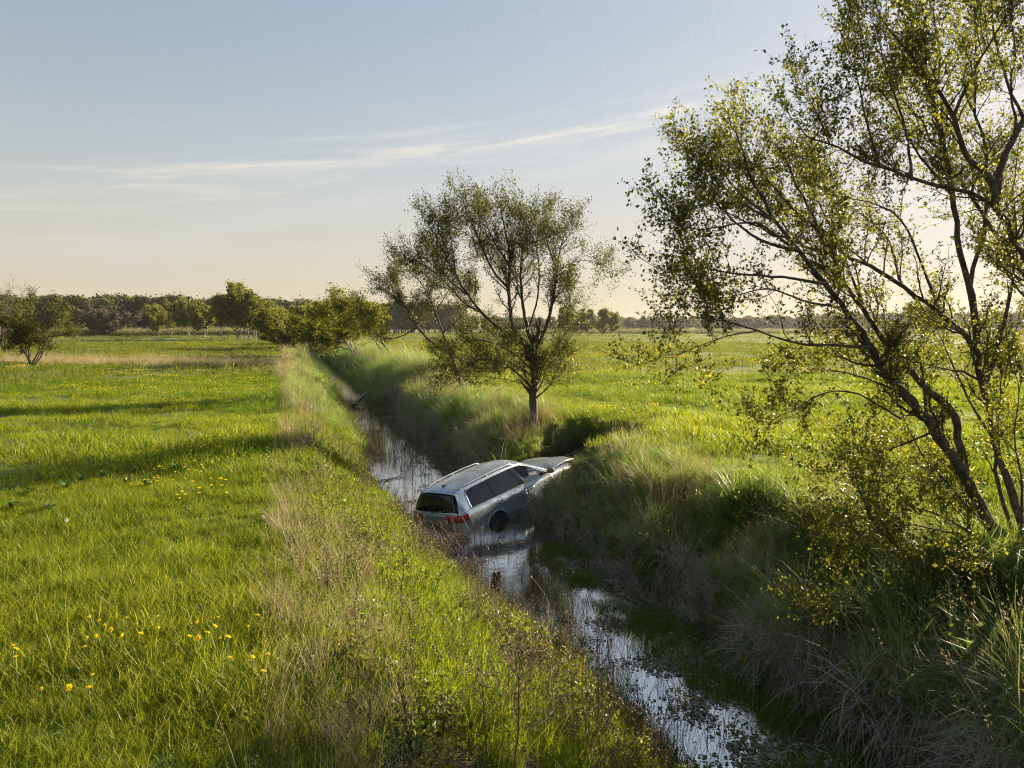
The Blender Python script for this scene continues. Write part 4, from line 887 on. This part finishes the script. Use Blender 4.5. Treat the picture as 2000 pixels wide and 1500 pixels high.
def second_tree():
    Y = 30.5; b = A(-2.0, Y, 0); b[2] = float(height(b[:1], b[1:2])[0]) - .05
    def L(pts, y0, y1, r0, r1): return (px_path(pts, y0, y1), r0, r1)
    limbs = [(np.concatenate([[b], px_path([(900, 748), (888, 714), (878, 687)], Y, Y)]), .11, .085),
        L([(878, 687), (847, 676), (815, 638), (795, 600), (765, 575), (735, 555)], Y, Y - .6, .07, .012),
        L([(878, 687), (865, 650), (850, 610), (835, 570), (815, 545), (800, 530)], Y, Y + .6, .055, .012),
        L([(815, 640), (780, 660), (745, 662), (715, 640), (700, 610)], Y - .3, Y - .8, .03, .008),
        L([(865, 650), (900, 620), (920, 590), (915, 560)], Y, Y - .4, .04, .010),
        L([(850, 610), (870, 580), (880, 560), (860, 540)], Y, Y + 1, .03, .010),
        L([(835, 660), (800, 620), (780, 590), (770, 550), (775, 530)], Y, Y + 1.2, .035, .010),
        L([(888, 714), (860, 700), (850, 690)], Y, Y - .5, .02, .006)]
    tree('willow_tree', b, limbs, 9, 'leaning tree with pale trunk just behind the round-crowned tree', nb=22, blen=1.1, nt_=11, tlen=.5, nl=8, lsize=.088, lmat='leaf_mid', bmat='bark_mix', wind=(-.3, 0, .1), up=.2, wide=.45, leaf_jit=.06)
second_tree()

def leaning(base_px, z0, Htop, lean, seed, label, group, name='willow_tree', stems=3, spread=1.0, Y=None, lsize=.16, lmat='leaf_far', bmat='bark_pale', nb=10, nl=10, nt_=9, blen=None, wind=(-.3, 0, .05), t0=.3, bare=0.0, rad=.09, flare=.35, sub=.38):
    b = ground_at(*base_px, z0) if Y is None else at(*base_px, Y); b[2] = float(height(b[:1], b[1:2])[0]) - .08
    r = np.random.default_rng(seed); limbs = []; Hh = Htop
    for s in range(stems):
        k = 9; t = np.linspace(0, 1, k); a = (s / max(1, stems) + .3 * r.random()) * 6.28; sp = spread * r.uniform(.6, 1.1) * Hh * flare; h = Hh * r.uniform(.72, .95)
        off = A(-lean * Hh, 0, 0) * r.uniform(.7, 1.25) + A(math.cos(a) * sp, math.sin(a) * sp, 0)
        P = b + t[:, None] ** 1.25 * off + np.outer(t, A(0, 0, h)) + np.cumsum(r.normal(size=(k, 3)), 0) * .02 * Hh * (t[:, None] > 0)
        limbs.append((P, rad * r.uniform(.7, 1), .015))
        for q in range(2):
            i = r.integers(2, 6); e = P[i] + A(r.normal() * .8 - lean * 1.5, r.normal() * .8, .35 + .35 * r.random()) * Hh * sub; mid = (P[i] + e) / 2 + A(0, 0, -.03 * Hh); limbs.append((np.array([P[i], mid, e]), rad * .5, .012))
    return tree(name, b, limbs, seed, label, 'tree' if name != 'shrub' else 'shrub', group, nb=nb, blen=(Hh * .24 if blen is None else blen), nt_=nt_, tlen=Hh * .10, nl=nl, lsize=lsize * 1.15, lmat=lmat, bmat=bmat, wind=wind, up=.2, t0=t0, wide=.55, leaf_jit=.02 * Hh, bare=bare)
G1 = 'trees along the right bank of the ditch'
leaning((772, 712), -.15, 5.6, .55, 41, 'low leaning tree with a short pale trunk, third along the right bank', G1, lsize=.15, nb=13, nl=9)
leaning((703, 698), -.15, 5.9, .50, 42, 'twin-stemmed leaning tree, fourth along the right bank', G1, lsize=.17, stems=4, nb=13, nl=9)
leaning((662, 684), -.10, 6.3, .45, 43, 'leaning tree, fifth along the right bank above the far water', G1, lsize=.2, stems=3, nb=13)
leaning((640, 674), -.10, 6.8, .40, 44, 'tree far along the right bank, sixth in the row', G1, lsize=.25, stems=3, nb=13)
leaning((600, 681), -.10, 5.8, .35, 45, 'dark-stemmed tree on the left bank where the ditch narrows', 'trees along the far left bank', lsize=.2, stems=3, nb=14, bmat='bark')
leaning((553, 684), -.10, 5.8, .20, 46, 'tree with a leaning white trunk at the far end of the left bank', 'trees along the far left bank', lsize=.2, stems=2, nb=15)
leaning((572, 690), -.10, 3.4, .1, 47, 'small bright yellow-green sapling on the far left bank', 'trees along the far left bank', lsize=.14, stems=3, nb=10, lmat='leaf_mid')
G2 = 'trees along the far edge of the left field'
for i, (bx, by, h, sd, mt, lab) in enumerate([
        (312, 656, 9.6, 51, 'leaf_far', 'spreading tree with a pale leaning trunk, leftmost in the far field-edge row'), (335, 657, 10.2, 52, 'leaf_far', 'slim-trunked tree, second from the left in the far field-edge row'),
        (368, 658, 10.0, 53, 'leaf_far', 'bushy tree, third from the left in the far field-edge row'), (400, 660, 9.0, 54, 'leaf_far', 'low-crowned tree left of the tallest tree at the field edge'),
        (435, 662, 11.4, 55, 'leaf_wood_own', 'tallest dark single-trunked tree standing at the far field edge'), (464, 664, 10.8, 56, 'leaf_far', 'tree just right of the tallest tree at the field edge'),
        (485, 665, 9.4, 57, 'leaf_far', 'white-trunked birch in the far field-edge row'), (514, 664, 9.0, 58, 'leaf_far', 'rightmost tree of the far field-edge row beside thin white stems')]):
    if mt == 'leaf_wood_own' and mt not in M: M[mt] = leafy('dark_tree_leaf', [(0.0, (.03, .045, .018)), (0.5, (.05, .07, .022)), (1.0, (.09, .11, .03))], .35, .55, .3, dry='own')
    leaning((bx, by), 0, h, .04, sd, lab, G2, name='field_edge_tree', stems=(1 if sd in (55, 57) else 3), spread=.8, lsize=.42, lmat=mt, bmat='bark' if sd == 55 else 'bark_pale', nb=(34 if sd in (55, 57) else 13), nl=8, wind=(-.05, 0, .1), t0=.32, rad=.16)
leaning((62, 716), 0, 4.7, .05, 61, 'isolated multi-stemmed bush at the left edge of the field', None, name='field_bush', stems=7, spread=1.15, lsize=.10, lmat='leaf_mid', bmat='bark', nb=10, nl=10, wind=(0, 0, .25), t0=.25, rad=.07, flare=.40, sub=.2)
leaning((12, 690), 0, 7.8, .0, 62, 'mostly bare tree top rising behind the isolated left bush', None, name='bare_tree', stems=4, spread=.6, lsize=.12, lmat='leaf_mid', bmat='bark', nb=9, nl=2, wind=(0, 0, .35), t0=.4, rad=.09, bare=.75)
leaning((212, 656), 0, 8.3, .0, 63, 'wide brown leafless shrub in front of the left wood', None, name='brown_shrub', stems=12, spread=2.4, lsize=.42, lmat='leaf_brown', bmat='bark', nb=9, nl=6, wind=(0, 0, .2), t0=.2, rad=.08, flare=.5)
leaning((1118, 653.5), 0, 8.6, .0, 64, 'rounded dark bush at the far edge of the right field', None, name='far_bush', stems=7, spread=1.1, lsize=.5, lmat='leaf_far', nb=10, nl=7, wind=(0, 0, .1), t0=.15, rad=.12, flare=.42, Y=250)
leaning((1176, 653.5), 0, 8.8, .0, 65, 'narrow upright tree at the far edge of the right field', None, name='far_tree', stems=3, spread=.5, lsize=.5, lmat='leaf_far', nb=11, nl=7, wind=(0, 0, .1), t0=.15, rad=.12, flare=.25, Y=250)
leaning((1805, 662), 0, 8.0, .05, 66, 'rounded willow standing out in the right field behind the near tree', None, name='field_willow', stems=6, spread=.9, lsize=.35, lmat='leaf_far', nb=10, nl=7, wind=(0, 0, .15), t0=.3, rad=.12, flare=.42, Y=150)
leaning((1151, 652), 0, 9.0, .0, 67, 'thin small-crowned pine between the far bush and the narrow tree', None, name='far_pine', stems=1, spread=.1, lsize=.5, lmat='leaf_far', bmat='bark', nb=10, nl=6, wind=(0, 0, .0), t0=.8, rad=.10, flare=.1, blen=1.3, Y=262)

def far_woods():
    r = np.random.default_rng(77)
    for i in range(6):                          # tree forms of the distant wood
        h = 13.0; n = 46; a = r.random(n) * 6.28; zc = h * (.22 + .72 * r.random(n)); rad = 3.6 * np.sqrt(r.random(n)) * (1 - .75 * np.clip((zc / h - .55) / .45, 0, 1) ** 1.6)
        C = np.stack([rad * np.cos(a), rad * np.sin(a), zc], 1); k = 34; pos = C.repeat(k, 0) + r.normal(size=(n * k, 3)) * A(.75, .75, .55)
        V1, F1 = leaves(pos, r.normal(size=pos.shape), .75 * r.uniform(.6, 1.3, n * k), r, .8)
        V2, F2 = tubes(np.array([[(0, 0, -.5), (.1, 0, h * .3), (0, .1, h * .7)]]), np.array([[.2, .16, .08]]), 5)
        bc = np.clip(np.repeat(r.random(n), k) * .6 + .4 * r.random(n * k), 0, 1)
        Vj, Fj = join([(V1, F1), (V2, F2)]); source('wood_tree', Vj, Fj, M['leaf_wood'], np.concatenate([np.repeat(bc, 4), np.full(len(V2), .2)]))
    def wood(name, pts, depth, n, s0, s1, lab, step=None):
        t = np.sort(r.random(n)); P = np.array([ground_at(px, 640 + 2.7 * FPX / d) for px, d in pts]); q = t * (len(P) - 1); i = np.minimum(q.astype(int), len(P) - 2); f = (q - i)[:, None]; Q = P[i] * (1 - f) + P[i + 1] * f
        dirn = Q[:, :2] / np.linalg.norm(Q[:, :2], axis=1, keepdims=True); dd = depth * r.random(n); Q[:, :2] += dirn * dd[:, None]
        s = (s0 + (s1 - s0) * t) * r.uniform(.82, 1.12, n); sc = np.stack([s * r.uniform(1.0, 1.4, n)] * 2 + [s], 1)
        scatter(name, 'wood_tree', Q[:, 0], Q[:, 1], sc, r.random(n), z=Q[:, 2] * 0, tilt=.03, lab=lab, cat='wood')
    wood('left_wood', [(-160, 265), (250, 265), (520, 290), (720, 310), (900, 330)], 45, 330, 1.12, 1.0, 'dark green wood behind the left field')
    wood('right_wood', [(880, 420), (1200, 470), (1500, 450), (1750, 400), (2150, 360)], 50, 300, .70, .85, 'low dark wood along the horizon on the right')
    # pale reed beds in front of the woods
    for nm, pts, n, s, lab in (('reed_bed', [(-100, 640 + 2.7 * FPX / 236), (320, 640 + 2.7 * FPX / 238), (560, 640 + 2.7 * FPX / 235)], 2600, 2.9, 'pale reed bed in front of the left wood'), ('reed_bed', [(1060, 640 + 2.7 * FPX / 300), (1500, 640 + 2.7 * FPX / 330), (2080, 640 + 2.7 * FPX / 310)], 2600, 2.6, 'pale reed bed in front of the right wood')):
        t = r.random(n); P = np.array([ground_at(*p) for p in pts]); q = t * (len(P) - 1); i = np.minimum(q.astype(int), len(P) - 2); f = (q - i)[:, None]; Q = P[i] * (1 - f) + P[i + 1] * f; Q[:, 1] += r.random(n) * 16
        scatter(nm, 'far_reed', Q[:, 0], Q[:, 1], np.stack([s * 4 + 0 * t, s * 4 + 0 * t, s * (.7 + .6 * r.random(n))], 1), r.random(n), z=0 * t, lab=lab, cat='reeds')
far_woods()

# ------------------------------------------------------------------ small things
def dandelions():
    r = np.random.default_rng(91)
    rows = {'front row at the lower left': [(175, 868), (265, 876), (290, 881), (390, 873), (395, 822)], 'pale cluster by the left picture edge': [(50, 690), (65, 706), (70, 735)],
            'left cluster of the middle band': [(345, 710), (370, 655), (380, 570), (410, 652), (420, 590), (465, 595), (490, 620), (520, 657), (535, 575)],
            'centre cluster of the middle band': [(620, 635), (660, 617), (670, 570), (830, 647), (835, 600), (855, 660), (905, 632), (930, 570), (940, 607), (950, 660), (975, 662)],
            'right cluster of the middle band': [(985, 740), (1070, 607), (1095, 738), (1125, 552), (1148, 792), (1150, 738), (1195, 760)]}
    heads = []
    for v in range(3):
        n = 34; a = np.concatenate([np.linspace(0, 6.28, 17)[:-1], np.linspace(.2, 6.48, 13)[:-1], np.linspace(0, 6.28, 7)[:-1]]); el = np.concatenate([np.full(16, .12), np.full(12, .5), np.full(6, 1.1)]); ln = np.concatenate([np.full(16, .026), np.full(12, .021), np.full(6, .014)])
        d = np.stack([np.cos(a) * np.cos(el), np.sin(a) * np.cos(el), np.sin(el)], 1); V, F = leaves(np.zeros((len(a), 3)), d, ln * r.uniform(.9, 1.1, len(a)), r, .38, .05)
        me = mesh_obj('head', V, F, M['petal'], attrs={'bc': np.repeat(r.random(len(a)), 4)}, link=False).data; heads.append(me)
    for cl, pts in rows.items():
        pts = sorted(pts)
        for i, (zx, zy) in enumerate(pts):
            px, py = zx / 2.222, 950 + zy / 2.222; hz = r.uniform(.20, .26); p = ground_at(px, py, hz); g = float(height(p[:1], p[1:2])[0])
            o = empty('dandelion', (p[0], p[1], g)); h = hz - g
            tag(o, f'yellow dandelion, {ORD[i]} from the left in the {cl}', 'flower', 'dandelions flowering in the near left meadow')
            lean = r.normal(size=2) * .02; Pp = np.array([[(0, 0, -.02), (lean[0] * .4, lean[1] * .4, h * .5), (lean[0], lean[1], h)]]); V, F = tubes(Pp, np.array([[.0032, .003, .0026]]), 5); mesh_obj('stem', V, F, M['stem'], o, smooth=True)
            f = bpy.data.objects.new('flower_head', heads[r.integers(3)]); COL.objects.link(f); f.parent = o; f.location = (lean[0], lean[1], h); f.rotation_euler = (r.normal() * .45, r.normal() * .45, r.random() * 6.28); f.scale = [r.uniform(.65, 1.15)] * 3
    for i, (px, py, lab) in enumerate([(514, 1010, 'white dandelion seed ball near the left bank'), (130, 1016, 'white dandelion seed ball far left in the meadow'), (1254, 845, 'white dandelion seed ball in the right field nearest the bank'), (1357, 846, 'white dandelion seed ball in the right field behind the straw'), (1500, 857, 'white dandelion seed ball in the right field beside the near tree'), (1308, 830, 'white dandelion seed ball between two others in the right field')]):
        p = ground_at(px, py, .26); g = float(height(p[:1], p[1:2])[0]); o = empty('dandelion_clock', (p[0], p[1], g)); tag(o, lab, 'flower', 'white dandelion seed balls'); h = .26 - g
        V, F = tubes(np.array([[(0, 0, -.02), (0, 0, h)]]), np.array([[.003, .0025]]), 5); mesh_obj('stem', V, F, M['stem'], o)
        n = 160; d = r.normal(size=(n, 3)); d /= np.linalg.norm(d, axis=1, keepdims=True); V, F = leaves(d * .012 + A(0, 0, h), d, np.full(n, .016), r, .35, 0); mesh_obj('seed_ball', V, F, M['puff'], o)
dandelions()

def docks():
    r = np.random.default_rng(95); meshes = []
    for v in range(3):
        n = 7; t = np.linspace(0, 1, n); w = np.interp(t, [0, .08, .3, .7, 1], [.006, .012, .055, .045, .0]) * .9; L = .27
        hor = L * (t * .75); ver = L * (t * .95 - .75 * t ** 2.2 * (.4 + .2 * v)); V = []
        for k in range(n): V += [(hor[k], -w[k], ver[k] + .25 * w[k]), (hor[k], 0, ver[k]), (hor[k], w[k], ver[k] + .25 * w[k])]
        F = np.array([(k * 3 + j, k * 3 + 3 + j, k * 3 + 4 + j, k * 3 + 1 + j) for k in range(n - 1) for j in range(2)])
        meshes.append(mesh_obj('leaf', V, F, M['dock'], smooth=True, attrs={'bc': np.full(len(V), .2 + .3 * v)}, link=False).data)
    spots = sorted([(25, 1000), (60, 975), (95, 1003), (30, 955), (130, 965), (75, 940), (160, 950), (115, 935), (200, 940), (265, 925), (310, 930), (345, 925), (290, 955), (390, 915), (425, 905), (250, 950), (190, 715), (390, 1215), (45, 1215), (130, 1235)])
    for i, (px, py) in enumerate(spots):
        p = ground_at(px, py, 0); p[2] = float(height(p[:1], p[1:2])[0]); o = empty('dock_plant', p); n = r.integers(10, 15)
        where = ('at the near left of the meadow' if py > 1100 else 'in the dark patch at the left edge' if px < 220 else 'in the dark streak of the left field')
        same = [s for s in spots if ('at the near left of the meadow' if s[1] > 1100 else 'in the dark patch at the left edge' if s[0] < 220 else 'in the dark streak of the left field') == where]
        tag(o, f'broad-leaved dock plant, {ORD[same.index((px, py))]} from the left {where}', 'plant', 'dock plants in the left meadow')
        for k in range(n):
            f = bpy.data.objects.new('leaf', meshes[r.integers(3)]); COL.objects.link(f); f.parent = o; f.rotation_euler = (r.normal() * .15, -r.uniform(.1, .75), k * 2.4 + r.normal() * .2); f.scale = [r.uniform(.8, 1.25) * (.62 if py < 1100 else .5)] * 3
docks()

def stalks():
    r = np.random.default_rng(99)
    spec = [((940, 1170), (938, 1030), -1.25, 'tall dark weed stalk with a curled tip standing before the car', 1), ((905, 1085), (860, 1010), -1.3, 'thin pale stalk bending in front of the rear window', 0), ((690, 1290), (690, 1110), -.45, 'dead branching weed halfway down the left bank', 1),
            ((722, 1500), (716, 1330), -.3, 'bundle-stemmed dead weed at the bottom of the left bank', 1), ((820, 1480), (780, 1340), -.5, 'dark branching weed at the lower centre of the left bank', 2), ((960, 1500), (950, 1345), -.8, 'dark forked weed left of the pale dead branch', 2),
            ((1005, 1500), (1000, 1270), -.9, 'tall straight dead stalk at the lower middle of the left bank', 1), ((1080, 1440), (1075, 1180), -1.2, 'tall brown stalk beside the bright water', 0), ((1175, 1480), (1172, 1230), -1.4, 'pale spiky stalk rising against the near water', 1), ((1320, 1500), (1330, 1340), -1.6, 'pale tufted stalk standing in the near water', 1),
            ((640, 1200), (640, 1080), -.3, 'brown dead weed on the crest of the left bank', 2), ((785, 1240), (800, 1080), -.9, 'brown leafless weed halfway down the bank left of the car', 2)]
    for (b, t, z, lab, kind) in spec:
        p = ground_at(*b, z)
        for _ in range(6): p = ground_at(*b, float(height(p[:1], p[1:2])[0]))
        p[2] = float(height(p[:1], p[1:2])[0]) - .03; e = at(*t, p[1]); h = e - p; k = 9; tt = np.linspace(0, 1, k)[:, None]; P = p * (1 - tt) + e * tt + np.cumsum(r.normal(size=(k, 3)), 0) * .012 * np.linalg.norm(h) * A(1, 1, .3); P[0] = p
        parts = [tubes(P[None], np.linspace(.0065, .0028, k)[None], 5)]
        o = empty('dead_stalk', p); tag(o, lab, 'weed', 'dead weed stalks on the left bank')
        mesh_obj('stem', parts[0][0] - p, parts[0][1], M['dead_stem'] if kind else M['grey_wood'], o, smooth=True)
        n = 4 + 7 * kind; i = r.integers(4, k, n); Q = grow(P[i], r.normal(size=(n, 3)) * .7 + A(0, 0, .8), np.linalg.norm(h) * r.uniform(.10, .26, n), 5, r, .1, .3); V, F = tubes(Q, np.linspace(.003, .0015, 5)[None].repeat(n, 0), 4); mesh_obj('side_twigs', V - p, F, M['dead_stem'] if kind else M['grey_wood'], o)['kind'] = 'stuff'
        s = Q[:, -1].repeat(6, 0); V, F = leaves(s + r.normal(size=s.shape) * .012, r.normal(size=s.shape), r.uniform(.012, .026, len(s)), r, .5); mesh_obj('seed_heads', V - p, F, M['dry'], o, attrs={'bc': np.repeat(r.random(len(s)), 4)})['kind'] = 'stuff'
stalks()

def wood_bits():
    r = np.random.default_rng(101)
    def limb(name, P, r0, r1, mat, lab, cat, twigs=0):
        P = np.asarray(P); o = empty(name, P[0]); tag(o, lab, cat); Q = resample(P, 16); V, F = tubes(Q[None], np.linspace(r0, r1, 16)[None] * (1 + .08 * r.normal(size=16))[None], 8); mesh_obj('stem', V - P[0], F, mat, o, smooth=True)
        if twigs:
            i = r.integers(4, 15, twigs); B = grow(Q[i], r.normal(size=(twigs, 3)) + A(0, 0, .6), r.uniform(.1, .3, twigs), 5, r, .1, .3); V, F = tubes(B, np.linspace(.006, .002, 5)[None].repeat(twigs, 0), 4); mesh_obj('twigs', V - P[0], F, mat, o)
    z = -.75; b = ground_at(945, 1500, z); limb('dead_branch', [b + A(0, 0, -.1), at(1000, 1460, b[1] + .05), at(1020, 1435, b[1] + .1), at(1045, 1420, b[1] + .2), at(1070, 1405, b[1] + .3), at(1085, 1380, b[1] + .4)], .013, .004, M['grey_wood'], 'pale bare branch lying out of the grass at the bottom of the bank', 'branch', 3)
    a, c = ground_at(690, 793, WATER_Z + .1), ground_at(712, 770, WATER_Z + .25); limb('fallen_log', [a, (a + c) / 2 + A(.25, 0, .25), c + A(.2, 0, .1), ground_at(755, 782, WATER_Z + .02)], .13, .05, M['dark_wood'], 'dark crooked log lying in the water far up the ditch', 'log', 2)
    # rotten post stump in the water
    p = ground_at(966, 1150, WATER_Z); bm = bmesh.new(); n = 14; rows = []
    for k, h in enumerate((-.4, 0, .12, .22, .26)):
        rows.append([bm.verts.new((.065 * math.cos(q * 6.283 / n) * (1 + .12 * r.normal()), .065 * math.sin(q * 6.283 / n) * (1 + .12 * r.normal()), h + (k > 2) * .05 * r.normal())) for q in range(n)])
    for k in range(4):
        for q in range(n): bm.faces.new((rows[k][q], rows[k][(q + 1) % n], rows[k + 1][(q + 1) % n], rows[k + 1][q]))
    bm.faces.new(rows[-1]); me = bpy.data.meshes.new('wooden_stump'); bm.to_mesh(me); bm.free(); me.materials.append(M['dark_wood']); o = bpy.data.objects.new('wooden_stump', me); COL.objects.link(o); o.location = p; o.rotation_euler = (.1, .15, 0); tag(o, 'short rotten wooden stump standing in the water below the car', 'stump')
    # thin white birch stems and fence at the far field edge
    r2 = np.random.default_rng(103)
    A0, A1 = ground_at(300, 656.5), ground_at(535, 667)
    f = empty('wire_fence', A0); tag(f, 'low post and wire fence along the far edge of the left field', 'fence'); n = 16; tops = []
    for k in range(n):
        q = A0 + (A1 - A0) * k / (n - 1); q[2] = float(height(q[:1], q[1:2])[0]); V, F = tubes(np.array([[(0, 0, -.2), (r2.normal() * .04, 0, 1.25)]]), np.array([[.07, .06]]), 6); o = mesh_obj('post', V, F, M['dark_wood'], f); o.location = q - A0; tops.append(q + A(0, 0, 1.1))
    for d in (0, -.35, -.7):
        V, F = tubes((np.array(tops) + A(0, 0, d) - A0)[None], np.full((1, n), .012), 4); mesh_obj('wire', V, F, M['wire'], f)
    for k, (px, py, t) in enumerate([(478, 664, .0), (487, 665.5, -.1), (500, 665, .06), (506, 664.5, .02), (512, 664, -.04), (470, 663, .1), (497, 665, -.05), (312, 656, -.25)]):
        p = ground_at(px, py); p[2] = float(height(p[:1], p[1:2])[0]); h = r2.uniform(3.5, 5.5); P = np.array([(0, 0, -.2), (t * h * .4, 0, h * .5), (t * h, .1, h)]); V, F = tubes(resample(P, 8)[None], np.linspace(.09, .04, 8)[None], 6)
        o = mesh_obj('birch_sapling', V, F, M['white_bark'], smooth=True); o.location = p
        tag(o, f'thin white-stemmed birch sapling, {ORD[sorted([478, 487, 500, 506, 512, 470, 497]).index(px)]} from the left under the field-edge trees' if px != 312 else 'leaning white-stemmed birch sapling at the left end of the field-edge trees', 'sapling', 'thin birch saplings at the field edge')
    # white flower low on the right
    p = ground_at(1845, 1490, -.5)
    for _ in range(5): p = ground_at(1845, 1490, float(height(p[:1], p[1:2])[0]) + .1)
    p[2] = float(height(p[:1], p[1:2])[0]); o = empty('white_wildflower', p); tag(o, 'small white wildflower low in the shade at the bottom right', 'flower'); V, F = tubes(np.array([[(0, 0, 0), (.01, 0, .3)]]), np.array([[.003, .002]]), 5); mesh_obj('stem', V, F, M['stem'], o)
    n = 7; c = np.array([(.01, 0, .3)]) + r.normal(size=(n, 3)) * A(.018, .018, .022); pos = c.repeat(5, 0); a = np.tile(np.arange(5) * 1.257, n); V, F = leaves(pos, np.stack([np.cos(a), np.sin(a) - .4, np.sin(a) * .5 + .2], 1), np.full(n * 5, .014), r, .8, .02); mesh_obj('flower_head', V, F, M['white_petal'], o)
M['white_bark'] = bark('white_bark', (.10, .085, .07), (.30, .28, .24), .35, .6, 3)
wood_bits()

def build_haze():
    bm = bmesh.new(); bmesh.ops.create_cube(bm, size=1, matrix=Matrix.Translation((0, 500, 8.5)) @ Matrix.Diagonal((2400, 1300, 24, 1))); me = bpy.data.meshes.new('haze'); bm.to_mesh(me); bm.free()
    m, nt, out = new_mat('haze_air'); v = nt.nodes.new('ShaderNodeVolumePrincipled'); v.inputs['Color'].default_value = (.9, .9, .88, 1); v.inputs['Density'].default_value = 0.00011; v.inputs['Anisotropy'].default_value = 0.5
    nt.links.new(v.outputs[0], out.inputs['Volume']); me.materials.append(m); o = bpy.data.objects.new('haze', me); COL.objects.link(o); tag(o, kind='stuff')
build_haze()
